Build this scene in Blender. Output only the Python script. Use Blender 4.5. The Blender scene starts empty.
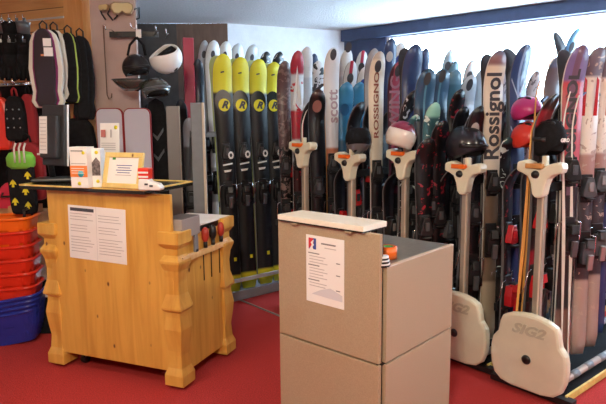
import bpy, bmesh, math, random
from mathutils import Vector, Matrix
random.seed(4)
S = bpy.context.scene
C = S.collection
R = math.radians

# ------------------------------------------------------------------ camera
FOC, CX, CY, HC = 575.0, 303.0, 202.0, 1.4
pit, rol = R(8.1), R(0.5)
Fw = Vector((0, math.cos(pit), -math.sin(pit)))
U0 = Vector((0, math.sin(pit), math.cos(pit)))
R0 = Vector((1, 0, 0))
Rt = R0 * math.cos(rol) - U0 * math.sin(rol)
Up = U0 * math.cos(rol) + R0 * math.sin(rol)
CAM = Vector((0, 0, HC))
cd = bpy.data.cameras.new('camera'); cd.sensor_width = 36; cd.lens = FOC / 606 * 36; cd.clip_start = .05
co = bpy.data.objects.new('camera', cd); C.objects.link(co)
Mx = Matrix((Rt, Up, -Fw)).transposed().to_4x4(); Mx.translation = CAM
co.matrix_world = Mx
S.camera = co

def ray(px, py):
    return (Fw + Rt * ((px - CX) / FOC) + Up * ((CY - py) / FOC)).normalized()
def W(px, py, Y):
    "world point seen at pixel, at depth Y"
    d = ray(px, py); return CAM + d * (Y / d.y)
def G(px, py, z=0.0):
    "world point seen at pixel, at height z"
    d = ray(px, py); return CAM + d * ((z - HC) / d.z)

# ------------------------------------------------------------------ world, light, exposure
w = bpy.data.worlds.new('world'); S.world = w; w.use_nodes = True
bg = w.node_tree.nodes['Background']
bg.inputs[0].default_value = (.56, .79, 1, 1); bg.inputs[1].default_value = 16.0
def area(name, loc, target, size, power, col, sy=None):
    l = bpy.data.lights.new(name, 'AREA'); l.size = size; l.energy = power; l.color = col
    if sy: l.shape = 'RECTANGLE'; l.size_y = sy
    o = bpy.data.objects.new(name, l); C.objects.link(o); o.location = loc
    o.rotation_euler = (Vector(target) - Vector(loc)).to_track_quat('-Z', 'Y').to_euler()
    return o
area('shop_ceiling_lamp', (-.3, -.05, 2.30), (-.15, 2.8, .3), .35, 62, (1, .87, .66))
area('shop_ceiling_lamp', (-1.3, 1.9, 2.3), (-1.3, 2.6, 0), .6, 16, (1, .82, .60))
area('shop_ceiling_lamp', (2.4, .8, 2.3), (1.6, 2.6, .0), .6, 34, (1, .84, .66))
S.view_settings.view_transform = 'Standard'; S.view_settings.look = 'None'
S.view_settings.exposure = 0.35; S.view_settings.gamma = 1
S.view_settings.use_curve_mapping = False

# ------------------------------------------------------------------ materials
def mat(name, col, rough=.5, metal=0, spec=.5, noise=0, nscale=20, bump=0, bscale=200, stretch=(1, 1, 1), coat=0):
    m = bpy.data.materials.new(name); m.use_nodes = True
    nt = m.node_tree; b = nt.nodes['Principled BSDF']
    b.inputs['Roughness'].default_value = rough; b.inputs['Metallic'].default_value = metal
    b.inputs['Specular IOR Level'].default_value = spec; b.inputs['Coat Weight'].default_value = coat
    b.inputs['Base Color'].default_value = (*col, 1)
    tc = nt.nodes.new('ShaderNodeTexCoord'); mp = nt.nodes.new('ShaderNodeMapping')
    nt.links.new(tc.outputs['Object'], mp.inputs[0]); mp.inputs['Scale'].default_value = stretch
    if noise:
        n = nt.nodes.new('ShaderNodeTexNoise'); n.inputs['Scale'].default_value = nscale; n.inputs['Detail'].default_value = 5
        nt.links.new(mp.outputs[0], n.inputs['Vector'])
        r = nt.nodes.new('ShaderNodeValToRGB'); nt.links.new(n.outputs[0], r.inputs[0])
        r.color_ramp.elements[0].position = .3; r.color_ramp.elements[1].position = .7
        r.color_ramp.elements[0].color = (*[c * (1 - noise) for c in col], 1)
        r.color_ramp.elements[1].color = (*[min(1, c * (1 + noise)) for c in col], 1)
        nt.links.new(r.outputs[0], b.inputs['Base Color'])
    if bump:
        n = nt.nodes.new('ShaderNodeTexNoise'); n.inputs['Scale'].default_value = bscale; n.inputs['Detail'].default_value = 3
        nt.links.new(mp.outputs[0], n.inputs['Vector'])
        bp = nt.nodes.new('ShaderNodeBump'); bp.inputs['Strength'].default_value = bump; bp.inputs['Distance'].default_value = .01
        nt.links.new(n.outputs[0], bp.inputs['Height']); nt.links.new(bp.outputs[0], b.inputs['Normal'])
    return m

def wood(name, c1, c2, knot=(.16, .06, .02), scale=(9, 9, .8), rough=.42, planks=None, axis='z'):
    m = bpy.data.materials.new(name); m.use_nodes = True
    nt = m.node_tree; L = nt.links; b = nt.nodes['Principled BSDF']; b.inputs['Roughness'].default_value = rough
    N = nt.nodes.new
    tc = N('ShaderNodeTexCoord'); mp = N('ShaderNodeMapping'); mp.inputs['Scale'].default_value = scale
    L.new(tc.outputs['Object'], mp.inputs[0])
    n = N('ShaderNodeTexNoise'); n.inputs['Scale'].default_value = 2.2; n.inputs['Detail'].default_value = 7; n.inputs['Distortion'].default_value = .6
    L.new(mp.outputs[0], n.inputs['Vector'])
    r = N('ShaderNodeValToRGB'); L.new(n.outputs[0], r.inputs[0])
    r.color_ramp.elements[0].position = .33; r.color_ramp.elements[0].color = (*c2, 1)
    r.color_ramp.elements[1].position = .62; r.color_ramp.elements[1].color = (*c1, 1)
    v = N('ShaderNodeTexVoronoi'); v.inputs['Scale'].default_value = 1.0
    mp2 = N('ShaderNodeMapping'); mp2.inputs['Scale'].default_value = (11, 11, 6.5) if axis == 'z' else (3, 7, 7)
    L.new(tc.outputs['Object'], mp2.inputs[0]); L.new(mp2.outputs[0], v.inputs['Vector'])
    r2 = N('ShaderNodeValToRGB'); L.new(v.outputs['Distance'], r2.inputs[0])
    r2.color_ramp.elements[0].position = .05; r2.color_ramp.elements[0].color = (1, 1, 1, 1)
    r2.color_ramp.elements[1].position = .10; r2.color_ramp.elements[1].color = (0, 0, 0, 1)
    mx = N('ShaderNodeMix'); mx.data_type = 'RGBA'; L.new(r2.outputs[0], mx.inputs[0])
    L.new(r.outputs[0], mx.inputs[6]); mx.inputs[7].default_value = (*knot, 1)
    out = mx.outputs[2]
    if planks:
        sx = N('ShaderNodeSeparateXYZ'); L.new(tc.outputs['Object'], sx.inputs[0])
        a = N('ShaderNodeMath'); a.operation = 'MODULO'; a.inputs[1].default_value = planks
        L.new(sx.outputs['Z'], a.inputs[0])
        g = N('ShaderNodeMath'); g.operation = 'LESS_THAN'; g.inputs[1].default_value = .006; L.new(a.outputs[0], g.inputs[0])
        m2 = N('ShaderNodeMix'); m2.data_type = 'RGBA'; L.new(g.outputs[0], m2.inputs[0]); L.new(out, m2.inputs[6]); m2.inputs[7].default_value = (.10, .04, .01, 1)
        out = m2.outputs[2]
    L.new(out, b.inputs['Base Color'])
    return m

def ski_mat(name, stops, pattern=None, stripe=None, rough=.32, pscale=14, coat=.12):
    """topsheet colours laid along the length; pattern = (colour, threshold); stripe = (colour, half width, z0)"""
    m = bpy.data.materials.new(name); m.use_nodes = True
    nt = m.node_tree; L = nt.links; N = nt.nodes.new; b = nt.nodes['Principled BSDF']
    b.inputs['Roughness'].default_value = rough; b.inputs['Coat Weight'].default_value = coat
    tc = N('ShaderNodeTexCoord'); sx = N('ShaderNodeSeparateXYZ'); L.new(tc.outputs['Object'], sx.inputs[0])
    d = N('ShaderNodeMath'); d.operation = 'DIVIDE'; d.inputs[1].default_value = 2.0; L.new(sx.outputs['Z'], d.inputs[0])
    r = N('ShaderNodeValToRGB'); r.color_ramp.interpolation = 'LINEAR'; L.new(d.outputs[0], r.inputs[0])
    els = r.color_ramp.elements
    els[0].position = 0; els[0].color = (*stops[0][1], 1)
    els[1].position = 1; els[1].color = (*stops[-1][1], 1)
    prev = stops[0][1]
    for p, c in stops[1:]:
        e = els.new(max(0, p / 2 - .004)); e.color = (*prev, 1)
        e = els.new(min(1, p / 2 + .004)); e.color = (*c, 1); prev = c
    out = r.outputs[0]
    if pattern:
        v = N('ShaderNodeTexNoise'); v.inputs['Scale'].default_value = pscale; v.inputs['Detail'].default_value = 3
        v.inputs['Distortion'].default_value = 1.2
        L.new(tc.outputs['Object'], v.inputs['Vector'])
        q = N('ShaderNodeMath'); q.operation = 'GREATER_THAN'; q.inputs[1].default_value = pattern[1]; L.new(v.outputs[0], q.inputs[0])
        mx = N('ShaderNodeMix'); mx.data_type = 'RGBA'; L.new(q.outputs[0], mx.inputs[0]); L.new(out, mx.inputs[6]); mx.inputs[7].default_value = (*pattern[0], 1)
        out = mx.outputs[2]
    if stripe:
        a = N('ShaderNodeMath'); a.operation = 'ABSOLUTE'; L.new(sx.outputs['X'], a.inputs[0])
        q = N('ShaderNodeMath'); q.operation = 'LESS_THAN'; q.inputs[1].default_value = stripe[1]; L.new(a.outputs[0], q.inputs[0])
        g = N('ShaderNodeMath'); g.operation = 'GREATER_THAN'; g.inputs[1].default_value = stripe[2]; L.new(sx.outputs['Z'], g.inputs[0])
        mu = N('ShaderNodeMath'); mu.operation = 'MULTIPLY'; L.new(q.outputs[0], mu.inputs[0]); L.new(g.outputs[0], mu.inputs[1])
        mx = N('ShaderNodeMix'); mx.data_type = 'RGBA'; L.new(mu.outputs[0], mx.inputs[0]); L.new(out, mx.inputs[6]); mx.inputs[7].default_value = (*stripe[0], 1)
        out = mx.outputs[2]
    L.new(out, b.inputs['Base Color'])
    return m

PINE = wood('pine', (.76, .43, .085), (.62, .31, .05))
PINE_D = wood('pine_wall', (.66, .34, .12), (.50, .24, .075), planks=.16, scale=(.8, 9, 9), axis='x')
PINE_P = wood('pine_post', (.66, .32, .10), (.50, .21, .05))
BROWNW = mat('brown_board', (.17, .10, .075), .6, noise=.2, nscale=30, stretch=(1, 1, .2))
CARPET = mat('red_carpet', (.60, .060, .056), .95, spec=.1, noise=.3, nscale=160, bump=.8, bscale=400)
PLASTER = mat('white_plaster', (.84, .87, .92), .85, noise=.04, nscale=12, bump=.25, bscale=70)
CEIL = mat('ceiling_plaster', (.74, .70, .69), .95, noise=.10, nscale=60, bump=1, bscale=110)
NAVY = mat('dark_blue_paint', (.045, .065, .14), .6, noise=.1, nscale=20)
DARKWALL = mat('dark_wall', (.10, .085, .08), .8, noise=.15, nscale=15)
PINKPANEL = mat('pale_panel', (.52, .38, .33), .25, spec=.7, noise=.08, nscale=5)
LAM = mat('beige_laminate', (.43, .335, .215), .38, spec=.5, noise=.10, nscale=260, bump=.06, bscale=500)
LAMEDGE = mat('laminate_edge', (.62, .52, .40), .45)
DARKGAP = mat('black_gap', (.008, .006, .005), .7)
WHITELAM = mat('cream_laminate', (.86, .83, .70), .35, noise=.03, nscale=40)
GREYTOP = mat('grey_top', (.17, .175, .16), .28, noise=.15, nscale=60)
BLACK = mat('black_plastic', (.012, .012, .014), .35)
BLACKM = mat('black_matte', (.013, .013, .015), .85, spec=.12, noise=.2, nscale=40, bump=.3, bscale=300)
BLACKLAM = mat('black_laminate', (.02, .022, .02), .25)
GOLD = mat('brass_trim', (.80, .58, .16), .35, noise=.15, nscale=30)
CREAMP = mat('cream_cast_plastic', (.76, .73, .55), .38, noise=.06, nscale=8, coat=.2)
ALU = mat('brushed_aluminium', (.40, .355, .29), .42, metal=.3, noise=.08, nscale=30, stretch=(1, 1, .1))
ALUL = mat('light_grey_pipe', (.55, .55, .55), .35, metal=.3)
STEEL = mat('grey_steel_paint', (.22, .24, .26), .5, noise=.06, nscale=20)
CHROME = mat('polished_metal', (.8, .8, .82), .15, metal=1)
PAPER = mat('paper', (.88, .86, .82), .8, noise=.02, nscale=8)
INK = mat('grey_ink', (.50, .47, .46), .8)
INKD = mat('dark_ink', (.06, .06, .07), .8)
INKM = mat('mid_grey_ink', (.24, .23, .23), .8)
WHITE = mat('white_plastic', (.82, .82, .80), .35)
CREAMC = mat('off_white_cloth', (.72, .70, .62), .85, bump=.3, bscale=200)
RED = mat('red_plastic', (.75, .035, .012), .3, coat=.3)
REDM = mat('dark_red_cloth', (.30, .015, .02), .8, bump=.3, bscale=200)
ORANGE = mat('orange_plastic', (.92, .16, .01), .3, coat=.3)
BLUE = mat('blue_plastic', (.02, .04, .34), .3, coat=.3)
REDPANEL = mat('crimson_panel', (.42, .015, .05), .3, noise=.08, nscale=6)
PURPLE = mat('purple_cloth', (.22, .02, .12), .8, bump=.2, bscale=200)
YELLOW = mat('yellow_print', (.78, .68, .02), .4)
GREEN = mat('green_fleece', (.20, .55, .06), .9, bump=.5, bscale=150)
NEON = mat('neon_piping', (.45, .62, .10), .6)
CARD = mat('grey_cardboard', (.34, .30, .28), .75)
TANBOX = mat('tan_cardboard', (.60, .30, .12), .7, noise=.1, nscale=8)
SMOKE = mat('smoked_lens', (.05, .055, .05), .06, spec=1, coat=1)
AMBER = mat('amber_lens', (.62, .48, .22), .12, spec=1, coat=1)
MAGENTA = mat('magenta_shell', (.55, .03, .20), .35, coat=.4)
MAROON = mat('maroon_shell', (.22, .01, .04), .3, coat=.5)
MINT = mat('mint_print', (.45, .80, .62), .35)
SLEDGREY = mat('pale_lilac_board', (.56, .55, .62), .25, coat=.4)
EDGE = mat('steel_edge', (.45, .45, .47), .3, metal=.8)
BASEBLK = mat('black_base', (.03, .03, .035), .4)
WSIDE = mat('white_sidewall', (.75, .72, .66), .4)
OSIDE = mat('orange_sidewall', (.75, .36, .08), .4)
GSIDE = mat('grey_sidewall', (.10, .10, .11), .4)
BINDG = mat('binding_grey', (.075, .078, .085), .3, coat=.3)
BINDS = mat('binding_silver', (.45, .45, .44), .25, metal=.6)
BINDR = mat('binding_red', (.50, .015, .02), .25, coat=.5)
TEAL = mat('teal_print', (.05, .50, .62), .5)
TAPEG = mat('green_core', (.05, .30, .06), .6)
BLUEINK = mat('blue_ink', (.04, .07, .30), .6)
ORINK = mat('orange_ink', (.85, .25, .06), .6)
SKYGLASS = bpy.data.materials.new('window_glass'); SKYGLASS.use_nodes = True
_n = SKYGLASS.node_tree; _n.nodes.clear()
_o = _n.nodes.new('ShaderNodeOutputMaterial'); _m = _n.nodes.new('ShaderNodeMixShader'); _t = _n.nodes.new('ShaderNodeBsdfTransparent'); _g = _n.nodes.new('ShaderNodeBsdfGlossy')
_g.inputs['Roughness'].default_value = .05; _m.inputs[0].default_value = .06
_n.links.new(_t.outputs[0], _m.inputs[1]); _n.links.new(_g.outputs[0], _m.inputs[2]); _n.links.new(_m.outputs[0], _o.inputs[0])

# ------------------------------------------------------------------ mesh helpers
class MB:
    def __init__(s): s.bm = bmesh.new(); s.mats = []
    def mi(s, m):
        if m not in s.mats: s.mats.append(m)
        return s.mats.index(m)
    def _add(s, vs, fs, m, M=None, smooth=False):
        M = M or Matrix(); i = s.mi(m)
        bv = [s.bm.verts.new(M @ Vector(v)) for v in vs]
        for f in fs:
            try:
                nf = s.bm.faces.new([bv[k] for k in f]); nf.material_index = i; nf.smooth = smooth
            except ValueError: pass
        return s
    def box(s, c, d, m, M=None, taper=1):
        x, y, z = [q / 2 for q in d]; cx, cy, cz = c
        vs = [(cx + a * x * (taper if e > 0 else 1), cy + b * y * (taper if e > 0 else 1), cz + e * z) for e in (-1, 1) for a, b in ((-1, -1), (1, -1), (1, 1), (-1, 1))]
        return s._add(vs, [(3, 2, 1, 0), (4, 5, 6, 7), (0, 1, 5, 4), (1, 2, 6, 5), (2, 3, 7, 6), (3, 0, 4, 7)], m, M)
    def prism(s, pts, y0, y1, m, M=None, smooth=False):
        "outline in x,z extruded along y"
        n = len(pts)
        a = sum(pts[i][0] * pts[(i + 1) % n][1] - pts[(i + 1) % n][0] * pts[i][1] for i in range(n))
        if a < 0: pts = pts[::-1]
        vs = [(x, y0, z) for x, z in pts] + [(x, y1, z) for x, z in pts]
        fs = [tuple(range(n)), tuple(range(2 * n - 1, n - 1, -1))] + [((i + 1) % n, i, n + i, n + (i + 1) % n) for i in range(n)]
        return s._add(vs, fs, m, M, smooth)
    def lathe(s, prof, m, M=None, seg=20, sx=1, sy=1, smooth=True, cap=True):
        "profile (r, z)"
        vs = [(r * math.cos(2 * math.pi * k / seg) * sx, r * math.sin(2 * math.pi * k / seg) * sy, z) for r, z in prof for k in range(seg)]
        fs = []
        for j in range(len(prof) - 1):
            for k in range(seg):
                k2 = (k + 1) % seg
                fs.append((j * seg + k, j * seg + k2, (j + 1) * seg + k2, (j + 1) * seg + k))
        if cap:
            fs.append(tuple(range(seg - 1, -1, -1))); fs.append(tuple((len(prof) - 1) * seg + k for k in range(seg)))
        return s._add(vs, fs, m, M, smooth)
    def tube(s, pts, r, m, M=None, seg=8):
        pts = [Vector(p) for p in pts]; vs = []; n = len(pts)
        rr = r if isinstance(r, (list, tuple)) else [r] * n
        up = None
        for i, p in enumerate(pts):
            t = (pts[min(i + 1, n - 1)] - pts[max(i - 1, 0)]).normalized()
            if up is None: up = Vector((0, 0, 1)) if abs(t.z) < .9 else Vector((1, 0, 0))
            a = t.cross(up).normalized(); b = t.cross(a).normalized(); up = -b if (-b).dot(up) > 0 else b
            for k in range(seg):
                th = 2 * math.pi * k / seg
                vs.append(tuple(p + a * math.cos(th) * rr[i] + b * math.sin(th) * rr[i]))
        fs = [(j * seg + k, j * seg + (k + 1) % seg, (j + 1) * seg + (k + 1) % seg, (j + 1) * seg + k) for j in range(n - 1) for k in range(seg)]
        fs += [tuple(range(seg - 1, -1, -1)), tuple((n - 1) * seg + k for k in range(seg))]
        return s._add(vs, fs, m, M, True)
    def ell(s, c, r, m, M=None, seg=18, rings=12, zmin=-1, zmax=1):
        a0, a1 = math.asin(zmin), math.asin(zmax); pr = []
        for j in range(rings + 1):
            a = a0 + (a1 - a0) * j / rings; pr.append((max(1e-4, math.cos(a)), math.sin(a)))
        T = Matrix.Translation(c) @ Matrix.Diagonal((*r, 1))
        return s.lathe(pr, m, (M or Matrix()) @ T, seg=seg)
    def build(s, name, parent=None, bevel=0, solid=0, subd=0, shade=False):
        bmesh.ops.recalc_face_normals(s.bm, faces=s.bm.faces)
        me = bpy.data.meshes.new(name); s.bm.to_mesh(me); s.bm.free()
        for m in s.mats: me.materials.append(m)
        if shade:
            for p in me.polygons: p.use_smooth = True
        o = bpy.data.objects.new(name, me); C.objects.link(o)
        if parent: o.parent = parent
        if solid:
            q = o.modifiers.new('solid', 'SOLIDIFY'); q.thickness = solid; q.offset = 0
        if subd:
            q = o.modifiers.new('sub', 'SUBSURF'); q.levels = subd; q.render_levels = subd
        if bevel:
            q = o.modifiers.new('bev', 'BEVEL'); q.width = bevel; q.segments = 2; q.limit_method = 'ANGLE'; q.angle_limit = R(40)
        return o

def tag(o, label=None, cat=None, group=None, kind=None):
    if label: o['label'] = label
    if cat: o['category'] = cat
    if group: o['group'] = group
    if kind: o['kind'] = kind
    return o
def thing(name, label, cat, loc=(0, 0, 0), rz=0, group=None, rot=None):
    o = bpy.data.objects.new(name, None); C.objects.link(o); o.empty_display_size = .05
    o.location = loc; o.rotation_euler = rot if rot else (0, 0, rz)
    return tag(o, label, cat, group)
def struct(name, mb, parent=None, **k):
    o = mb.build(name, parent, **k)
    if not parent: o['kind'] = 'structure'
    return o
def rotz(a): return Matrix.Rotation(a, 4, 'Z')
def rotx(a): return Matrix.Rotation(a, 4, 'X')
def roty(a): return Matrix.Rotation(a, 4, 'Y')
def T(x, y, z): return Matrix.Translation((x, y, z))

def text(name, body, size, m, parent, M, bold=.0, depth=.0006, shear=0, sx=1.0):
    "lettering as a thin mesh; M maps the text plane (x right, y up, z out) into the parent's space"
    cu = bpy.data.curves.new('t', 'FONT'); cu.body = body; cu.size = size; cu.offset = bold; cu.extrude = depth
    cu.align_x = 'CENTER'; cu.align_y = 'CENTER'; cu.shear = shear; cu.resolution_u = 3
    to = bpy.data.objects.new('t', cu); C.objects.link(to)
    dg = bpy.context.evaluated_depsgraph_get(); dg.update()
    me = bpy.data.meshes.new_from_object(to.evaluated_get(dg)); bpy.data.objects.remove(to); bpy.data.curves.remove(cu)
    me.transform(M @ Matrix.Diagonal((sx, 1, 1, 1))); me.materials.clear(); me.materials.append(m); me.name = name
    o = bpy.data.objects.new(name, me); C.objects.link(o); o.parent = parent
    return o
def FACE(x, y, z, roll=0):
    "text frame standing on a vertical face looking towards -y"
    return T(x, y, z) @ rotx(R(90)) @ rotz(roll)
VERT = R(90)

# ------------------------------------------------------------------ the setting
CZ = 2.35
A_ = Vector((.766, .643, 0)); B_ = Vector((-.643, .766, 0)); Nn = Vector((.643, -.766, 0))
poly = [(-4.2, 5.42), (-1.73, 4.4), (-1.235, 4.27), (-1.65, 5.82), (-.73, 5.86), (.46, 6.4), (2.46, 4.67), (4.4, 2.99), (4.4, -2.6), (-4.2, -2.6)]
fl = MB(); fl._add([(x, y, 0) for x, y in poly] + [(x, y, -.05) for x, y in poly], [tuple(range(len(poly)))[::-1], tuple(range(len(poly), 2 * len(poly)))], CARPET)
struct('floor', fl)
c = MB(); c._add([(x, y, CZ) for x, y in poly] + [(x, y, CZ + .05) for x, y in poly], [tuple(range(len(poly))), tuple(range(len(poly), 2 * len(poly)))[::-1]], CEIL)
struct('ceiling', c)
def wall(name, a, b, m, z0=0, z1=CZ, th=.08, inside=1, build=True, mb=None):
    a = Vector((*a, 0)); b = Vector((*b, 0)); d = (b - a); L = d.length; ang = math.atan2(d.y, d.x)
    M = T(a.x, a.y, 0) @ rotz(ang)
    mb = mb or MB(); mb.box((L / 2, th / 2 * inside, (z0 + z1) / 2), (L, th, z1 - z0), m, M)
    return mb if not build else struct(name, mb)
# plank wall in its own frame so the grain follows it
def wall_local(name, a, b, m, z0=0, z1=CZ, th=.08):
    a = Vector((*a, 0)); b = Vector((*b, 0)); d = (b - a); L = d.length
    mb = MB(); mb.box((L / 2, th / 2, (z0 + z1) / 2), (L, th, z1 - z0), m)
    o = struct(name, mb); o.location = (a.x, a.y, 0); o.rotation_euler = (0, 0, math.atan2(d.y, d.x)); return o
pw = wall_local('wall_left', poly[0], poly[1], PINE_D)
wall('wall_recess', poly[2], poly[3], DARKWALL)
wall('wall_back_left', poly[3], (-1.23, 5.84), DARKWALL)
wall_local('wall_back_brown', (-1.23, 5.84), poly[4], BROWNW)
wall('wall_back', poly[4], poly[5], PLASTER)
wall('wall_corner', poly[5], (.86, 6.054), NAVY)
wr = wall('wall_right', (.86, 6.054), poly[7], NAVY, 0, 1.28, build=False)
wall('', (.86, 6.054), poly[7], NAVY, 2.245, CZ, build=False, mb=wr)
struct('wall_right', wr)
wall('wall_side', poly[7], poly[8], PLASTER); wall('wall_front', poly[8], poly[9], PLASTER); wall('wall_side_left', poly[9], poly[0], PLASTER)
# soffit band over the window
s0 = Vector((*poly[5], 0)); s1 = Vector((*poly[7], 0)); dd = (s1 - s0).normalized(); nin = Vector((-abs(dd.y), -abs(dd.x), 0)).normalized()
sb = MB(); Ls = (s1 - s0).length
sb.box((Ls / 2, -.03, 2.29), (Ls, .06, .115), NAVY, T(*s0) @ rotz(math.atan2(dd.y, dd.x)))
struct('trim_1', sb)
# window
wn = MB(); a0 = Vector((.86, 6.054, 0)); Lw = (s1 - a0).length; MW = T(*a0) @ rotz(math.atan2(dd.y, dd.x))
for z in (1.295, 2.235): wn.box((Lw / 2, .045, z), (Lw, .05, .03), WHITE, MW)
wn.box((.015, .045, 1.76), (.03, .05, .92), WHITE, MW)
win = struct('window_1', wn)
gl = MB(); gl.box((Lw / 2, .06, 1.765), (Lw - .04, .006, .9), SKYGLASS, MW); gl.build('pane', win)

# display wall posts, slots and panel on the left
A0 = Vector((*poly[0], 0)); A1 = Vector((*poly[1], 0)); dl = (A1 - A0).normalized(); angl = math.atan2(dl.y, dl.x); LL = (A1 - A0).length
ML = T(*A1) @ rotz(angl)      # frame at the right end of the plank wall, x runs along it (negative = left)
for z, n in ((2.17, 2), (2.045, 3)):
    rl = MB(); rl.box((-1.2, -.008, z), (2.36, .016, .012), ALUL, ML); struct('trim_%d' % n, rl)
dk = MB(); dk.box((-1.22, -.01, .845), (2.4, .02, 1.685), BLACKM, ML); struct('trim_6', dk)
p1 = MB(); p1.box((0, 0, CZ / 2), (.17, .10, CZ - .002), PINE_P); po = struct('trim_4', p1, bevel=.004); pp = Vector((-1.60, 4.27, 0)); po.location = pp; po.rotation_euler = (0, 0, angl)
p2 = MB(); p2.box((0, 0, CZ / 2), (.33, .03, CZ - .002), PINKPANEL); po = struct('trim_5', p2, bevel=.003); po.location = (-1.335, 4.23, 0); po.rotation_euler = (0, 0, R(-4))

# ------------------------------------------------------------------ skis
def blade(parent, L, wt, ww, wl, top, side, base, rise=.075, name='ski_body'):
    """ski standing on its tail: z up, topsheet towards -y"""
    mb = MB(); n = 34; rows = []
    for i in range(n + 1):
        t = i / n
        t = 1 - (1 - t) ** 1.35
        z = t * L
        if t < .45: wv = wl + (ww - wl) * math.sin(t / .45 * math.pi / 2)
        elif t < .90: u = (t - .45) / .45; wv = ww + (wt - ww) * u * u * (3 - 2 * u)
        else: wv = wt * max(.02, 1 - ((z - .90 * L) / (.1003 * L)) ** 3.6) ** .5
        if t < .03: wv *= .72 + .28 * math.sqrt(t / .03)
        yc = -rise * max(0, (t - .87) / .13) ** 1.7
        th = .006 + .010 * math.exp(-((t - .47) / .25) ** 2)
        rows.append([(-wv / 2, yc, z), (-wv / 2 * .96, yc - th, z), (wv / 2 * .96, yc - th, z), (wv / 2, yc, z)])
    vs = [v for r_ in rows for v in r_]
    bm = mb.bm; bv = [bm.verts.new(v) for v in vs]
    it, is_, ib = mb.mi(top), mb.mi(side), mb.mi(base)
    for i in range(n):
        a, b = i * 4, i * 4 + 4
        for q, mi in ((0, is_), (1, it), (2, is_)):
            f = bm.faces.new((bv[a + q], bv[a + q + 1], bv[b + q + 1], bv[b + q])); f.material_index = mi; f.smooth = (q == 1)
        f = bm.faces.new((bv[a + 3], bv[a], bv[b], bv[b + 3])); f.material_index = ib; f.smooth = True
    bm.faces.new(bv[0:4]).material_index = is_; bm.faces.new(bv[-4:][::-1]).material_index = is_
    return mb.build(name, parent)

def toe_mesh(mc, ms):
    b = MB()
    b.box((0, -.012, 0), (.062, .012, .15), BLACK)
    b.prism([(-.018, -.045), (-.040, -.035), (-.036, -.01), (-.026, .03), (-.016, .062), (.016, .062), (.026, .03), (.036, -.01), (.040, -.035), (.018, -.045)], -.052, -.012, mc)
    b.box((0, -.056, .012), (.026, .012, .05), ms)
    b.box((0, -.050, -.052), (.05, .03, .010), BLACK)
    return b
def heel_mesh(mc, ms):
    b = MB()
    b.box((0, -.012, 0), (.066, .014, .20), BLACK)
    b.prism([(-.032, -.07), (-.034, -.01), (-.024, .045), (.024, .045), (.034, -.01), (.032, -.07)], -.062, -.016, mc)
    b.box((0, -.074, .025), (.040, .030, .05), mc, rotx(R(-12)))
    b.box((0, -.082, -.045), (.030, .018, .085), ms, rotx(R(8)))
    b.box((0, -.058, .062), (.044, .04, .012), BLACK)
    return b
_cache = {}
def cached(key, fn, name, parent, bevel):
    if key not in _cache:
        o = fn().build(name, parent, bevel=bevel); _cache[key] = o; return o
    o = _cache[key].copy(); C.objects.link(o); o.parent = parent; o.name = name; o.location = (0, 0, 0); return o
def brake_mesh():
    b = MB()
    for s in (-1, 1):
        b.tube([(s * .03, -.02, .03), (s * .062, -.022, .02), (s * .066, -.01, -.06), (s * .066, .012, -.11)], .0028, CHROME, seg=6)
        b.box((s * .066, .014, -.125), (.012, .014, .045), BLACK)
    return b

def make_ski(label, L=1.75, wt=.125, ww=.08, wl=.105, top=None, side=GSIDE, base=BASEBLK, bc=BLACK, bs=BINDG, bind=True, group=None, rise=.075, mt=None, mh=None, brake=True):
    t = thing('ski', label, 'ski', group=group)
    b = blade(t, L, wt, ww, wl, top, side, base, rise)
    if bind:
        o = cached(('toe', bc.name, bs.name), lambda: toe_mesh(bc, bs), 'toe_binding', t, .004); o.location = (0, -.006, mt or L * .56)
        o = cached(('heel', bc.name, bs.name), lambda: heel_mesh(bc, bs), 'heel_binding', t, .004); o.location = (0, -.006, mh or (mt or L * .56) - .33)
        if brake:
            o = cached(('brake',), brake_mesh, 'brake', t, 0); o.location = (0, -.006, (mh or (mt or L * .56) - .33) + .05)
    return t, b

def wrap(o, L, rise=.075, lift=.0012):
    "lay a flat decoration on the curved topsheet"
    ys = [v.co.y for v in o.data.vertices]; y1 = max(ys)
    for v in o.data.vertices:
        t_ = v.co.z / L
        v.co.y = -rise * max(0, (t_ - .87) / .13) ** 1.7 - (.006 + .010 * math.exp(-((t_ - .47) / .25) ** 2)) - lift - (y1 - v.co.y) * .15
    return o

def stand(t, tail, tip, yaw=R(40)):
    "put a ski on its tail point with its tip near tip; topsheet faces (sin yaw, -cos yaw)"
    z = (Vector(tip) - Vector(tail)).normalized()
    f = Vector((math.sin(yaw), -math.cos(yaw), 0)); y = -(f - z * f.dot(z)).normalized(); x = y.cross(z)
    M = Matrix((x, y, z)).transposed().to_4x4(); M.translation = tail
    t.matrix_world = M

# row geometry: every rack row starts at the aisle and runs away to the right
P0 = G(528, 395, 0)
Pa = G(523, 388, 0)
ROW = {}
for k in range(1, 8): ROW[k] = Vector((Pa.x - .268 - .298 * (k - 1), Pa.y + .30 + .24 * (k - 1), 0))
ROW[0] = P0; ROW[-1] = P0 * 2 - ROW[1]
def on_row(k, px):
    t_ = (px - CX) / (FOC * 1.01); o = ROW[k]
    s = (t_ * o.y - o.x) / (A_.x - A_.y * t_)
    return s

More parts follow.
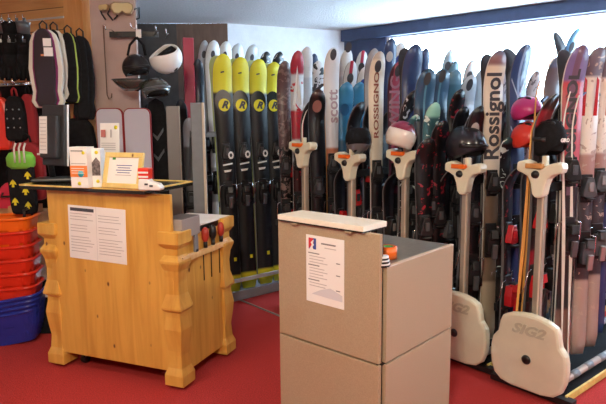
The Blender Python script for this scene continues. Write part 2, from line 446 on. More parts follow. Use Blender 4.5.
K = (.006, .006, .008); KB = (.03, .035, .05); WH = (.70, .72, .74); CR = (.78, .68, .52); NV = (.028, .05, .15)
YL = (.70, .63, .02)
D = {}  # lower halves of several designs are darkened for the dim bottom of the racks
D['yellow'] = ski_mat('yellow_black_topsheet', [(0, YL), (.13, K), (1.56, YL)], rough=.5, coat=.0)
D['paleyellow'] = ski_mat('pale_yellow_base', [(0, (.5, .55, .2)), (.25, K), (1.45, (.55, .62, .25))])
D['white'] = ski_mat('white_topsheet', [(0, WH), (.6, (.35, .36, .4)), (.9, WH)])
D['whiteplain'] = ski_mat('white_grey_topsheet', [(0, WH), (1.4, (.5, .55, .6)), (1.6, WH)])
D['paleblue'] = ski_mat('pale_blue_topsheet', [(0, (.2, .3, .4)), (1.3, (.45, .60, .72)), (1.75, (.62, .70, .75))])
D['cream'] = ski_mat('cream_topsheet', [(0, (.40,.32,.22)), (.35, (.16, .11, .07)), (.95, CR), (1.58, (.25, .12, .12)), (1.63, (.16, .14, .20))])  # dim lower part: weak light below the clamp heads put into the colour
D['cream2'] = ski_mat('cream_topsheet_dark_tip', [(0, (.30, .22, .14)), (.5, (.22, .17, .11)), (.72, K), (.95, CR), (1.66, (.5, .42, .34)), (1.72, (.18, .14, .14))])  # cream dulled in the lower half, rack shade put into the colour
D['navy'] = ski_mat('navy_topsheet', [(0, K), (.9, NV), (1.5, (.03, .06, .16))])
D['navy2'] = ski_mat('dark_teal_topsheet', [(0, K), (.9, (.015, .03, .06)), (1.35, (.03, .09, .17))], stripe=((.10, .25, .35), .006, 1.0))
D['chevron'] = ski_mat('navy_chevron_topsheet', [(0, NV), (1.2, (.04, .06, .15)), (1.35, (.03, .06, .16))], stripe=((.25, .35, .55), .008, 1.3))
D['blue'] = ski_mat('blue_topsheet', [(0, K), (.9, (.02, .10, .20)), (1.15, (.03, .20, .42)), (1.40, (.06, .30, .55)), (1.56, (.25, .45, .62))])
D['scott'] = ski_mat('white_ski_orange_foot', [(0, K), (.98, (.45, .16, .08)), (1.1, WH)])  # black lower half carries the shade low in the racks
D['redwhite'] = ski_mat('red_white_topsheet', [(0, K), (.35, (.05,.01,.012)), (.98, WH), (1.15, (.45, .03, .05)), (1.36, WH), (1.62, (.42, .03, .05))], pattern=((.55, .02, .04), .60), pscale=10)  # dark foot stops paint in the dimness of the lower rack
D['camo'] = ski_mat('brown_camouflage_topsheet', [(0, K), (1.1, (.10, .06, .06))], pattern=((.20, .14, .13), .55), pscale=22)  # lower half blackened, low rack shade painted into the topsheet
D['blackbrown'] = ski_mat('black_ski_brown_tip', [(0, K), (1.45, (.06, .03, .03))])
D['kwhite'] = ski_mat('white_ski_black_graphic', [(0, K), (1.15, (.10, .28, .36)), (1.35, WH)], pattern=(K, .57), pscale=12)
D['blackwhite'] = ski_mat('black_ski_white_scrawl', [(0, K)], pattern=((.6, .62, .66), .60), pscale=20)
D['pinkwing'] = ski_mat('maroon_pink_topsheet', [(0, K), (.8, (.10, .015, .04)), (1.5, (.10, .02, .04))], stripe=((.42, .07, .12), .026, .95))
D['redross'] = ski_mat('red_purple_tip_topsheet', [(0, (.25, .12, .10)), (.3, (.03, .02, .025)), (.95, (.55, .07, .09)), (1.47, (.20, .15, .34))], stripe=((.18, .10, .16), .016, .9))  # dark stop below the red is painted-in rack shade
D['brownwhite'] = ski_mat('white_brown_camouflage_topsheet', [(0, (.42, .32, .26)), (.42, (.05, .04, .045)), (.95, (.40, .22, .18)), (1.1, (.78, .70, .58)), (1.50, (.16, .13, .16))], pattern=((.48, .36, .28), .60), pscale=16)  # dark stop between foot and red-brown is painted-in rack shade
D['greybrown'] = ski_mat('grey_brown_topsheet', [(0, (.3, .15, .06)), (1.0, (.45, .28, .12)), (1.25, (.16, .14, .15)), (1.6, (.13, .16, .26))])
D['floral'] = ski_mat('black_red_floral_topsheet', [(0, K)], pattern=((.34, .02, .035), .61), pscale=20)
D['mint'] = ski_mat('mint_topsheet', [(0, K), (1.15, (.04, .12, .14)), (1.3, (.30, .62, .50)), (1.5, (.45, .80, .66))], pattern=((.7, .8, .75), .62), pscale=14)
D['black'] = ski_mat('plain_black_topsheet', [(0, K), (1.5, KB)])
D['blackred'] = ski_mat('black_ski_red_band', [(0, K), (.5, (.25, .01, .02)), (.62, K), (1.25, (.30, .02, .03)), (1.33, K)])
D['grey'] = ski_mat('grey_topsheet', [(0, (.1, .1, .1)), (1.2, (.35, .36, .40))])
D['skyblue'] = ski_mat('bright_blue_topsheet', [(0, K), (1.4, (.10, .30, .60)), (1.75, (.14, .40, .68))])
D['teal'] = ski_mat('teal_grey_topsheet', [(0, K), (1.2, (.06, .16, .22)), (1.5, (.12, .25, .33))])
D['whitered'] = ski_mat('white_ski_red_stripe', [(0, WH)], stripe=((.50, .04, .08), .012, .8))
D['greywhite'] = ski_mat('grey_white_marbled_topsheet', [(0, (.2, .2, .22))], pattern=((.62, .62, .64), .48), pscale=13)
D['orangewood'] = ski_mat('orange_brown_topsheet', [(0, (.50, .20, .05)), (1.0, (.35, .16, .08)), (1.3, (.62, .36, .14))])
D['whiteredtail'] = ski_mat('white_ski_red_tail', [(0, (.45, .08, .07)), (.45, (.62, .56, .46))], pattern=((.35, .10, .08), .60))

LEN = {}
def place(k, tx, ty, design, label, w=.125, L=None, off=.07, bx=None, yaw=None, s=None, zt=.11, offt=None, group=None, partner=None, **kw):
    """ski of row k whose tip shows at (tx, ty); bx: pixel column of its foot"""
    if s is None: s = on_row(k, tx)
    if yaw is None: yaw = 6 if k < 2 else 12
    w *= .83 if k >= 2 else .74
    p = ROW[k] + A_ * s + Nn * (off if offt is None else offt)
    tip = W(tx, ty, p.y)
    if bx is None: foot = Vector((tip.x + Nn.x * .015, tip.y + Nn.y * .03, zt))
    else:
        q = W(bx, 300, p.y); foot = Vector((q.x, p.y - .02, zt))
    Ln = L or (tip - foot).length
    LEN[label] = Ln
    t, b = make_ski(label, L=Ln, wt=w, ww=w * .74, wl=w * .88, top=D[design] if design else None, group=group, **kw)
    stand(t, foot, tip, R(yaw))
    if partner:
        pl, pd = partner
        t2, b2 = make_ski(pl, L=Ln, wt=w, ww=w * .74, wl=w * .88, top=D[pd], group=group, **{**kw, 'brake': False})
        sh = Vector((math.sin(R(yaw)), -math.cos(R(yaw)), 0)) * -.018
        stand(t2, foot + sh, tip + sh, R(yaw + 180))
    return t, b

LSIDE = mat('light_edge_line', (.30, .31, .32), .35)
PALEB = mat('pale_base', (.50, .58, .22), .35)
# --- yellow skis on the first row, facing the aisle
YROW = lambda x: 4.62 + (x - 250) * .0064
def yplace(tx, ty, bx, design, label, w=.155, back=0, flip=0, **kw):
    Y = YROW(tx)
    tip = W(tx, ty, Y) - Nn * back; q = W(bx, 284, Y); foot = Vector((q.x, Y, .055)) - Nn * back
    L = (tip - foot).length
    t, b = make_ski(label, L=L, wt=w, ww=w * .86, wl=w * .92, top=D[design], **kw)
    stand(t, foot, tip, R(22 + flip)); return t, b, L
ord_ = ['leftmost', 'second', 'third', 'rightmost']
for i, (tx, ty, bx) in enumerate(((220.5, 55, 233), (238, 58, 249), (256, 60, 266), (271, 63, 280))):
    nm = ord_[i]
    t, b, L = yplace(tx, ty, bx, 'yellow', f'wide yellow and black ski with round letter logo, {nm} of the four', back=0, side=LSIDE, mt=1.10, mh=.78, group='yellow and black skis')
    g = MB()
    zc = 1.50
    g.prism([(.064 * math.cos(a) * 1.0, zc - .005 + .085 * math.sin(a)) for a in [R(q) for q in range(-90, 271, 15)]], -.0115, -.0055, BLACKLAM); wrap(g.build('black_arc', t), L, lift=.0006)
    g = MB(); g.prism([(.006 + .045 * math.cos(a), zc - .035 + .048 * math.sin(a)) for a in [R(q) for q in range(0, 360, 15)]], -.0135, -.010, YELLOW); dsc = wrap(g.build('logo_disc', t), L, lift=.0018)
    wrap(text('lettering', 'R', .075, INKD, dsc, FACE(.01, -.0140, zc - .035, R(-8)), bold=.004, shear=.3), L, lift=.003)
    g = MB(); g.prism([(-.014, 1.70), (.014, 1.705), (.014, 1.716), (-.014, 1.711)], -.012, -.010, INKD); wrap(g.build('tip_print', t), L)
    g = MB(); g.box((.03, -.0155, .26), (.022, .001, .030), YELLOW); wrap(g.build('tail_print', t), L)
    g = MB()
    for a in range(0, 360, 30): g.box((.022 + .016 * math.cos(R(a)), -.068, 1.085 + .022 * math.sin(R(a))), (.010, .003, .014), WHITE, None)
    g.build('binding_ring', t)
    g = MB(); g.prism([(-.04, 1.005), (.035, 1.015), (.035, 1.027), (-.04, 1.017)], -.056, -.052, WHITE); g.build('binding_print', t)
    g = MB(); g.prism([(-.03, .955), (.015, .96), (.025, .975), (-.035, .972)], -.056, -.052, WHITE); g.build('binding_print', t)
    t2, b2, L2 = yplace(tx, ty - 1, bx, 'paleyellow', f'pale yellow-green ski back to back with the {nm} yellow ski', back=.020, flip=180, bind=False, base=PALEB, side=LSIDE)

# skis of the far side of the yellow row: only the tips show
for tx, ty, Y, d, lab, wv in (
    (202, 42, 5.0, 'grey', 'narrow grey ski, leftmost tip against the brown board', .10),
    (211, 42, 5.02, 'white', 'white ski with dark letter, behind the leftmost yellow ski', .13),
    (223, 43, 5.08, 'whiteplain', 'white ski tip between first and second yellow ski', .13),
    (235, 45, 5.16, 'paleblue', 'pale blue-grey ski tip behind the second yellow ski', .13),
    (250, 46, 5.24, 'paleblue', 'pale blue-grey ski tip with dark oval behind third yellow ski', .13),
    (263, 53, 5.30, 'blackwhite', 'black ski with white scrawl behind the rightmost yellow ski', .12),
    (276, 53, 5.38, 'blackwhite', 'black and white ski tip right of the yellow skis', .12)):
    tip = W(tx, ty, Y); foot = Vector((tip.x + .02, tip.y - .05, .10))
    t, b = make_ski(lab, L=(tip - foot).length, wt=wv, ww=wv * .7, wl=wv * .85, top=D[d], rise=.09)
    stand(t, foot, tip, R(25))
    if ty < 50:
        g = MB(); Lq = (tip - foot).length
        g.prism([(.018 * math.cos(a), Lq * .945 + .030 * math.sin(a)) for a in [R(q) for q in range(0, 360, 20)]], -.012, -.008, INKD); wrap(g.build('tip_mark', t), Lq, .09)

# --- explicit skis, row by row (row 5 = left of the first clamp head ... row 0 = rightmost clamp head)
L_ = [
 # k, tipx, tipy, design, w, label, kwargs
 (5, 283, 62, 'camo', .12, 'brown camouflage ski right of the yellow skis', dict(bs=BINDG)),
 (5, 296, 52, 'redwhite', .125, 'red and white ski with pointed emblem near its tip', dict(side=WSIDE)),
 (5, 305, 48, 'whiteplain', .125, 'silver-white ski beside the red and white pointed ski', dict(side=WSIDE)),
 (5, 316, 62, 'kwhite', .13, 'white ski with bold black graphic and teal lower half', {}),
 (4, 316, 90, 'blackbrown', .14, 'black ski with brown oval tip above the first clamp head', dict(off=.04)),
 (4, 331, 49, 'scott', .13, 'tall white ski with grey lettering and orange-red foot', dict(side=OSIDE)),
 (4, 344, 83, 'blue', .15, 'bright blue ski, left one of the blue couple', dict(side=WSIDE)),
 (4, 357, 83, 'blue', .15, 'bright blue ski, right one, above the grey helmet', dict(side=WSIDE)),
 (3, 376, 53, 'cream2', .125, 'tall cream ski with small vertical lettering and dark tip', dict(side=WSIDE)),
 (3, 395, 63, 'pinkwing', .13, 'maroon ski with pink vertical letters behind maroon-white helmet', {}),
 (2, 411, 46, 'navy', .15, 'tall navy ski right of the maroon-white helmet', dict(off=-.08, s=.12, partner=('navy ski standing back to back with the tall navy one', 'navy'))),
 (2, 424, 70, 'navy2', .15, 'dark blue ski with oval badge, leftmost of the dark trio', {}),
 (2, 438, 70, 'navy2', .15, 'dark blue ski with oval badge, middle of the dark trio', {}),
 (2, 451, 71, 'teal', .14, 'teal-grey ski, third of the dark blue trio', {}),
 (2, 466, 76, 'whiteplain', .14, 'grey-white ski with black oval left of pale blue ski', {}),
 (2, 479, 69, 'paleblue', .14, 'broad pale blue ski just left of the cream lettered ski', {}),
 (1, 494, 52, 'cream', .155, 'tall cream ski with big black vertical lettering', dict(partner=('ski back to back behind the cream lettered ski', 'white'), side=WSIDE, bc=BLACK)),
 (1, 518, 46, 'chevron', .165, 'tall navy ski with light chevron stripes', dict(yaw=20, bx=513, off=.13, partner=('light blue ski tip curling away from chevron ski', 'skyblue'), side=GSIDE)),
 (1, 553, 57, 'greybrown', .15, 'grey-brown ski with orange foot right of magenta helmet', dict(side=OSIDE)),
 (0, 574, 47, 'redross', .155, 'red ski with purple tip and dark vertical lettering', dict(side=WSIDE, mt=1.02, partner=('dark blue ski back to back with the red purple-tipped ski', 'navy'))),
 (0, 591, 49, 'brownwhite', .15, 'white ski with brown camouflage tip and red bars, left of couple', dict(side=WSIDE, bs=BINDS, bc=BINDG)),
 (0, 604, 43, 'brownwhite', .15, 'white ski with brown camouflage tip and red bars at right edge', dict(side=WSIDE, bs=BINDS, bc=BINDG)),
]
SK = {}
for k, tx, ty, d, wv, lab, kw in L_:
    SK[(tx, ty)] = place(k, tx, ty, d, lab, w=wv, **kw)[0]
def vtext(key, s, z, size, m, bold=.002, sx=1, x=0, y=-.0165):
    wrap(text('lettering', s, size, m, SK[key], FACE(x, y, z, VERT), bold=bold, sx=sx), LEN[SK[key]['label']])
vtext((494, 52), 'Rossignol', 1.30, .118, INKD, .003, 1.08)
vtext((376, 53), 'ROSSIGNOL', 1.40, .045, mat('rust_ink', (.28, .08, .05), .6), .001, 1.9)
vtext((395, 63), 'WING', 1.40, .105, mat('pale_maroon_ink', (.40, .20, .26), .5), .002, 1.2)
vtext((331, 49), 'scott', 1.38, .10, mat('grey_pink_ink', (.42, .32, .36), .5), .002, 1.1, x=.01)
vtext((574, 47), 'ROSSIGNOL', 1.25, .075, INKD, .003, 1.35, x=0)
for key in ((591, 49), (604, 43)):
    for q in (-.033, .033):
        g = MB(); g.prism([(q - .010, 1.30), (q + .010, 1.30), (q + .012, 1.48), (q - .004, 1.50)], -.016, -.009, BINDR); wrap(g.build('red_bar', SK[key]), LEN[SK[key]['label']])
def oval(key, z, r, m, name='badge', rx=.6, y=-.013, x=0):
    g = MB(); g.prism([(x + r * rx * math.cos(a), z + r * math.sin(a)) for a in [R(q) for q in range(0, 360, 20)]], y - .004, y + .004, m); return wrap(g.build(name, SK[key]), LEN[SK[key]['label']])
for key, z in (((424, 70), 1.52), ((438, 70), 1.54), ((466, 76), 1.50), ((331, 49), 1.72), ((376, 53), 1.62), ((395, 63), 1.60)):
    oval(key, z, .036, INKD if key in ((466, 76), (331, 49), (376, 53)) else BINDG, y=-.016)
for key in ((344, 83), (357, 83)):
    oval(key, 1.36, .042, mat('deep_blue_ring', (.02, .12, .30), .4), rx=.8)
oval((316, 90), 1.38, .04, mat('brown_oval', (.28, .12, .10), .4), rx=.8)
g = MB(); g.prism([(-.03, 1.40), (0, 1.68), (.035, 1.40), (.012, 1.40), (0, 1.5), (-.012, 1.40)], -.016, -.008, WHITE); wrap(g.build('emblem', SK[(296, 52)]), LEN[SK[(296, 52)]['label']])
for zc in (1.15, 1.42):
    g = MB(); g.prism([(-.05, zc + .10), (-.05, zc + .085), (0, zc - .02), (.05, zc + .085), (.05, zc + .10), (0, zc)], -.0145, -.009, mat('pale_blue_print', (.40, .48, .62), .4)); wrap(g.build('chevron', SK[(518, 46)]), LEN[SK[(518, 46)]['label']])
wrap(text('lettering', 'S', .10, WHITE, SK[(518, 46)], FACE(0, -.016, .98), bold=.002), 1.7)
wrap(text('lettering', 'K', .14, INKD, SK[(316, 62)], FACE(0, -.016, 1.5), bold=.006, shear=.2), LEN[SK[(316, 62)]['label']])

# shorter skis and further tips
M_ = [
 (5, 312, 55, .55, 'navy', .10, 'small navy ski tip in front of the white wall', {}),
 (4, 345, 50, .75, 'whiteplain', .12, 'white ski with round curl letter against the wall corner', dict(side=WSIDE)),
 (4, 349, 62, .55, 'whitered', .12, 'white ski with red stripe above the left blue ski', {}),
 (4, 360, 52, .85, 'whitered', .12, 'white ski with red stripe right of the wall corner', {}),
 (4, 362, 68, .62, 'white', .12, 'white ski tip with dark dot above the right blue ski', {}),
 (3, 371, 50, .60, 'grey', .12, 'dark grey ski tip behind the tall cream ski', {}),
 (3, 388, 40, .72, 'navy', .12, 'navy ski tip highest left of the window', {}),
 (3, 397, 44, .80, 'white', .13, 'white ski tip below the highest navy tip', {}),
 (2, 421, 50, .50, 'navy', .10, 'narrow blue ski tip right of the tall navy ski', {}),
 (3, 446, 51, 1.30, 'paleblue', .10, 'washed out pale ski tip low in the window', {}),
 (3, 451, 62, 1.35, 'teal', .11, 'blue-grey ski tip just above the dark blue trio', {}),
 (3, 468, 61, 1.5, 'whiteplain', .12, 'pale ski tip against the window over the grey-white ski', {}),
 (2, 504, 66, 1.05, 'greywhite', .10, 'marbled ski between the cream and chevron skis', {}),
 (1, 531, 72, .95, 'greywhite', .11, 'black and white scrawled ski tip behind the magenta helmet', {}),
 (1, 562, 70, 1.15, 'greywhite', .14, 'grey-white ski with black disc logo left of the red ski', {}),
 (1, 568, 30, 1.3, 'skyblue', .15, 'bright blue ski, topmost tip of all behind the red ski', dict(yaw=30, partner=('bright blue partner ski forming the topmost open tips', 'skyblue'))),
 (0, 611, 70, 1.0, 'chevron', .12, 'purple-blue ski cut by the right edge of the picture', {}),
 (2, 430, 103, .16, 'mint', .12, 'short mint ski with white swirl before the dark blue trio', dict(off=.12)),
 (2, 411, 115, .14, 'mint', .11, 'short mint green ski curling over the maroon-white helmet', dict(off=-.02)),
 (2, 424, 138, .10, 'floral', .14, 'short black ski with red flowers beside the helmet', dict(off=.17)),
 (2, 438, 121, .22, 'floral', .13, 'short black ski with red flowers left of second clamp head', dict(off=.17)),
 (2, 455, 90, .42, 'floral', .12, 'black ski with red and green print above second clamp head', dict(off=.12)),
 (2, 459, 107, .46, 'black', .12, 'short black ski with white letter left of black helmet', dict(off=.16)),
 (1, 474, 108, .15, 'blackbrown', .12, 'short brown-grey ski beside the large black helmet', dict(off=.0)),
 (1, 509, 93, .50, 'blackred', .11, 'brown ski tip between the cream and chevron skis', dict(off=-.05)),
 (1, 503, 137, .44, 'mint', .11, 'short green-white printed ski in front of the chevron ski', dict(off=.17)),
]
for n_, (k, tx, ty, sr, d, wv, lab, kw) in enumerate(M_):
    SK[(tx, ty)], b_ = place(k, tx, ty, d, lab, w=wv, s=sr, **kw)
    if d in ('whiteplain', 'paleblue', 'white', 'grey', 'teal', 'navy', 'blackbrown', 'skyblue', 'whitered') and ty != 50:
        z_ = max(v.co.z for v in b_.data.vertices) - .115
        g = MB(); g.prism([(.024 * math.cos(a), z_ + .034 * math.sin(a)) for a in [R(q) for q in range(0, 360, 20)]], -.014, -.010, [INKD, BLUEINK, BINDG][n_ % 3] if d not in ('navy', 'teal', 'blackbrown', 'grey') else INK); wrap(g.build('tip_mark', SK[(tx, ty)]), LEN[lab])
oval((345, 50), 1.80, .035, INKD, rx=.7, y=-.02)
text('lettering', 'I', .05, WHITE, SK[(459, 107)], FACE(0, -.014, 1.3), bold=.004)

# skis standing edge-on at the clamp heads
def edge_on(x0, y0, x1, Y, d, label, yaw, w=.11, side=WSIDE, **kw):
    tip = W(x0, y0, Y + .03); q = W(x1, 320, Y); foot = Vector((q.x, Y, .11))
    t, b = make_ski(label, L=(tip - foot).length, wt=w, ww=w * .7, wl=w * .85, top=D[d], side=side, **kw)
    stand(t, foot, tip, R(yaw)); return t
Yp = ROW[0].y
edge_on(538, 56, 519, Yp + .16, 'orangewood', 'thin orange-edged ski leaning left of rightmost clamp head', 69, side=OSIDE, bind=False)
edge_on(535, 97, 514, Yp + .12, 'orangewood', 'short brown and orange ski with curved tip before magenta helmet', 60, side=OSIDE, w=.09, bind=False)
edge_on(563, 92, 563.5, Yp + .10, 'cream', 'ski seen edge-on as white line right of rightmost clamp head', 66, bind=False, base=WSIDE, w=.09, rise=.03)
edge_on(572, 95, 569.5, Yp + .14, 'cream', 'second ski seen edge-on as white line, nearer the red ski', 66, bind=False, base=WSIDE, w=.09, rise=.03)
edge_on(303, 100, 303, ROW[4].y + .1, 'redwhite', 'thin ski seen edge-on behind the first clamp head', 80, bind=False)

# fill the rows: darker skis whose bindings crowd the lower half
RN = {0: 'rightmost clamp head', 1: 'second clamp head from right', 2: 'third clamp head from right', 3: 'fourth clamp head from right', 4: 'leftmost clamp head', 5: 'gap by yellow skis'}
CN = {'black': 'black', 'blackred': 'black and red', 'navy': 'navy', 'floral': 'red patterned', 'grey': 'dark grey', 'blackwhite': 'black and white', 'teal': 'teal', 'camo': 'brown camouflage'}
ORD = ['nearest', 'second', 'third', 'fourth', 'fifth', 'sixth', 'seventh', 'eighth', 'ninth', 'tenth']
for k in (0, 1, 2, 3, 4, 5):
    n = {0: 4, 1: 7, 2: 6, 3: 8, 4: 8, 5: 7}[k]
    for i in range(n):
        s = (.12 if k != 5 else .36) + .145 * i + random.uniform(-.02, .02)
        p = ROW[k] + A_ * s - Nn * .09
        d = random.choice(['black', 'blackred', 'navy', 'floral', 'black', 'black', 'blackwhite', 'black', 'navy'])
        L = random.uniform(1.35, 1.5) if k > 0 else random.uniform(1.3, 1.45)
        bc, bs = random.choice([(BLACK, BINDG), (BLACK, BINDS), (BLACK, BINDG), (BINDR, BLACK), (BLACK, BINDR), (BLACK, BLACKM)])
        t, b = make_ski(f'{CN[d]} ski left of row behind {RN[k]}, {ORD[i]} from aisle', L=L, wt=.12, ww=.08, wl=.1, top=D[d], bc=bc, bs=bs, mt=.80 + random.uniform(-.05, .12), group='darker skis deep in the rack rows')
        foot = Vector((p.x, p.y, .11)); stand(t, foot, foot + Vector((-Nn.x * -.03, -Nn.y * -.03, L)), R(40 + random.uniform(-4, 4)))
# low front skis right of each post, short junior ones
for k in (1, 2, 3, 4):
    for i in range(3):
        s = .22 + .19 * i
        p = ROW[k] + A_ * s + Nn * .15
        d = ['black', 'floral', 'blackred', 'black'][(i + k) % 4]; L = random.uniform(.95, 1.08)
        t, b = make_ski(f'short {CN[d]} junior ski at {RN[k]}, {ORD[i]} from aisle', L=L, wt=.105, ww=.075, wl=.09, top=D[d], bc=[BLACK, BINDR, BINDG][(i + k) % 3], bs=[BINDS, BINDR, BINDG][(i * 2 + k) % 3], mt=L * .62, group='short junior skis low in the racks')
        foot = Vector((p.x, p.y, .11)); stand(t, foot, foot + Vector((.0, .02, L)), R(40))

# ------------------------------------------------------------------ rack rows
def rack(k, label, full=True):
    P = ROW[k]; t = thing('ski_rack', label, 'ski rack', P, R(40), group='rack rows with rounded end covers')   # local x = along the row, -y = right side
    b = MB(); L = 2.0 if k > 0 else 1.75
    if k == 5: L = 1.3
    b.box((L / 2 + .04, 0, .03), (L, .34, .02), BLACKM); b.build('base_tray', t)
    for s in (-1, 1):
        b = MB(); b.box((L / 2 + .04, s * .175, .03), (L, .012, .035), GOLD if s < 0 else ALUL); b.build('base_edge', t)
        b = MB(); b.tube([(.06, s * .12, .082), (L, s * .12, .082)], .019, ALUL, seg=10)
        for q in range(int(L / .16)): b.tube([(.2 + q * .16, s * .12, .082), (.27 + q * .16, s * .12, .082)], .0205, STEEL, seg=10)
        b.build('foot_rail', t)
    b = MB(); b.box((0.03, 0, .025), (.05, .44, .03), BLACK); b.build('front_skid', t)
    if not full: return t
    # end cover
    H, Wd = .43, .205
    def half(s):
        return [(s * .08, 0), (s * .14, .012), (s * .178, .045), (s * .198, .10), (s * .205, .16), (s * .203, .21), (s * .195, .25), (s * .180, .272), (s * .166, .290), (s * .162, .312), (s * .156, .350), (s * .145, .385), (s * .10, .408), (s * .05, .42)]
    out = [(x * 1.0, z * .94) for x, z in half(1) + [(0, .424)] + half(-1)[::-1]]
    M = rotz(R(-90)) # outline x -> local -y ... faces -x
    b = MB(); b.prism([(x, z + .035) for x, z in out], -.035, .015, CREAMP, rotz(R(-90)))
    dc = b.build('end_cover', t, bevel=.014)
    for p_ in dc.data.polygons: p_.use_smooth = False
    b = MB(); b.lathe([(.001, .012), (.017, .012), (.024, .004), (.024, 0)], BLACK, T(-.036, 0, .20) @ roty(R(-90)), seg=18); b.build('cover_bolt', dc)
    text('embossed_lettering', 'SIG2', .070, mat('cover_lettering', (.54, .51, .37), .5), dc, T(-.0365, 0, .350) @ rotz(R(-90)) @ rotx(R(90)), bold=.003, depth=.002, shear=.35, sx=1.25)
    # post, a two-channel profile
    b = MB(); b.box((.045, 0, .62), (.030, .040, 1.13), ALU); b.box((.029, -.011, .62), (.010, .008, 1.125), LAMEDGE); b.build('post', t, bevel=.003)
    # clamp head
    hz = {0: 1.175, 1: 1.145, 2: 1.205, 3: 1.175, 4: 1.24}[k]
    o2 = [(-.155, .012), (-.10, .022), (-.055, .012), (-.03, -.012), (0, -.022), (.03, -.012), (.06, .004), (.12, .016), (.16, .012), (.165, -.01), (.155, -.032), (.10, -.042), (.066, -.062), (.050, -.095), (.040, -.135), (.018, -.152), (-.018, -.152), (-.040, -.135), (-.052, -.09), (-.075, -.055), (-.115, -.040), (-.158, -.030)]
    b = MB(); b.prism([(x * .72, z * 1.05 + hz) for x, z in o2], -.01, .055, CREAMP, rotz(R(-90)))
    hd = b.build('clamp_head', t, bevel=.009)
    b = MB(); b.lathe([(.001, .016), (.016, .014), (.020, .002), (.020, 0)], BLACK, T(-.010, .012, hz - .045) @ roty(R(-90)), seg=14); b.build('knob', hd)
    b = MB(); b.box((.0, .02, hz - .004), (.045, .085, .024), ORANGE if k > 0 else PINE_P, rotx(R(0))); b.box((.02, -.02, hz + .02), (.03, .022, .05), CREAMP); b.build('catch', hd, bevel=.004)
    b = MB(); b.box((L / 2, 0, 1.06), (L - .1, .03, .045), BLACKM); b.build('top_bar', t)
    b = MB(); b.box((L - .02, 0, .55), (.04, .05, 1.05), STEEL); b.build('rear_post', t)
    return t
for k, l in ((0, 'rack row ending in the rightmost rounded cream end cover'), (1, 'rack row whose cream end cover peeks from behind the beige podium'), (2, 'rack row behind podium, clamp head under the maroon-white helmet'), (3, 'rack row behind podium, clamp head under the grey helmet'), (4, 'rack row with the leftmost cream clamp head')):
    rack(k, l)

# yellow row rack
Py = Vector((W(203, 150, 4.36).x, 4.36, 0)) + Nn * .13 - A_ * .10
t = thing('ski_rack', 'low grey rack holding the yellow skis, with grey end panel', 'ski rack', Py, R(40))
b = MB(); b.box((-.005, -.03, .77), (.10, .035, 1.52), STEEL, rotz(R(-35))); b.box((.035, -.05, .77), (.02, .03, 1.52), LAMEDGE, rotz(R(-35))); b.build('end_panel', t, bevel=.004)
b = MB(); b.box((.75, .12, .02), (1.5, .30, .03), STEEL); b.build('base_tray', t)
b = MB(); b.box((.75, -.085, .185), (1.5, .02, .028), ALUL); b.build('front_rail', t, bevel=.003)
b = MB(); b.box((.75, -.06, .055), (1.5, .012, .07), STEEL); b.build('kick_plate', t)
b = MB(); b.box((.75, .13, 1.30), (1.5, .03, .04), STEEL); b.build('top_bar', t)

# ------------------------------------------------------------------ pieces behind the wooden counter
def wbox(name, label, cat, x0, y0, x1, y1, Y, th, m, parts=None, rz=0, bevel=.004):
    a = W(x0, y1, Y); c_ = W(x1, y0, Y); o_ = Vector(((a.x + c_.x) / 2, Y, a.z))
    t = thing(name, label, cat, o_, rz); return t, (c_.x - a.x), (c_.z - a.z)
# crimson upright
t = thing('crimson_panel', 'tall glossy crimson upright board left of the yellow skis', 'panel', (W(190, 100, 4.9).x, 4.9, 0), R(15))
zt = W(190, 38, 4.9).z
b = MB(); b.box((0, 0, zt / 2), (.088, .05, zt), REDPANEL); b.build('board', t, bevel=.004)
b = MB(); b.box((0, 0, .012), (.16, .12, .024), STEEL); b.build('foot', t)
# grey upright by the dark ski bag
t = thing('steel_upright', 'grey steel upright between counter frame and crimson board', 'upright', (W(174, 150, 4.06).x, 4.06, 0), R(10))
zt = W(174, 106, 4.06).z
b = MB(); b.box((0, 0, zt / 2), (.085, .06, zt), mat('brown_grey_steel', (.17, .155, .145), .45, metal=.2)); b.box((.046, -.012, zt / 2), (.008, .036, zt), ALU); b.build('column', t, bevel=.004)
b = MB(); b.box((0, 0, .012), (.16, .16, .024), STEEL); b.build('foot', t)
# dark bag with chevrons
Yb = 4.2; pb = Vector((W(158, 150, Yb).x, Yb, 0)); ztop = W(161, 98, Yb).z
t = thing('snowboard', 'black snowboard with grey chevrons standing behind the counter', 'snowboard', pb, R(8))
b = MB(); n = 14; o_ = [(-.065, 0), (.065, 0), (.07, .3), (.068, ztop - .1), (.05, ztop - .03), (0, ztop), (-.05, ztop - .03), (-.068, ztop - .1), (-.07, .3)]
b.prism(o_, -.006, .006, BLACKM); b.build('board', t, bevel=.003)
b = MB()
for z in (1.27, 1.12):
    b = MB(); b.prism([(-.03, z + .05), (-.03, z + .03), (0, z - .01), (.045, z + .06), (.045, z + .085), (0, z + .02)], -.009, -.005, BINDG); b.build('chevron_print', t)
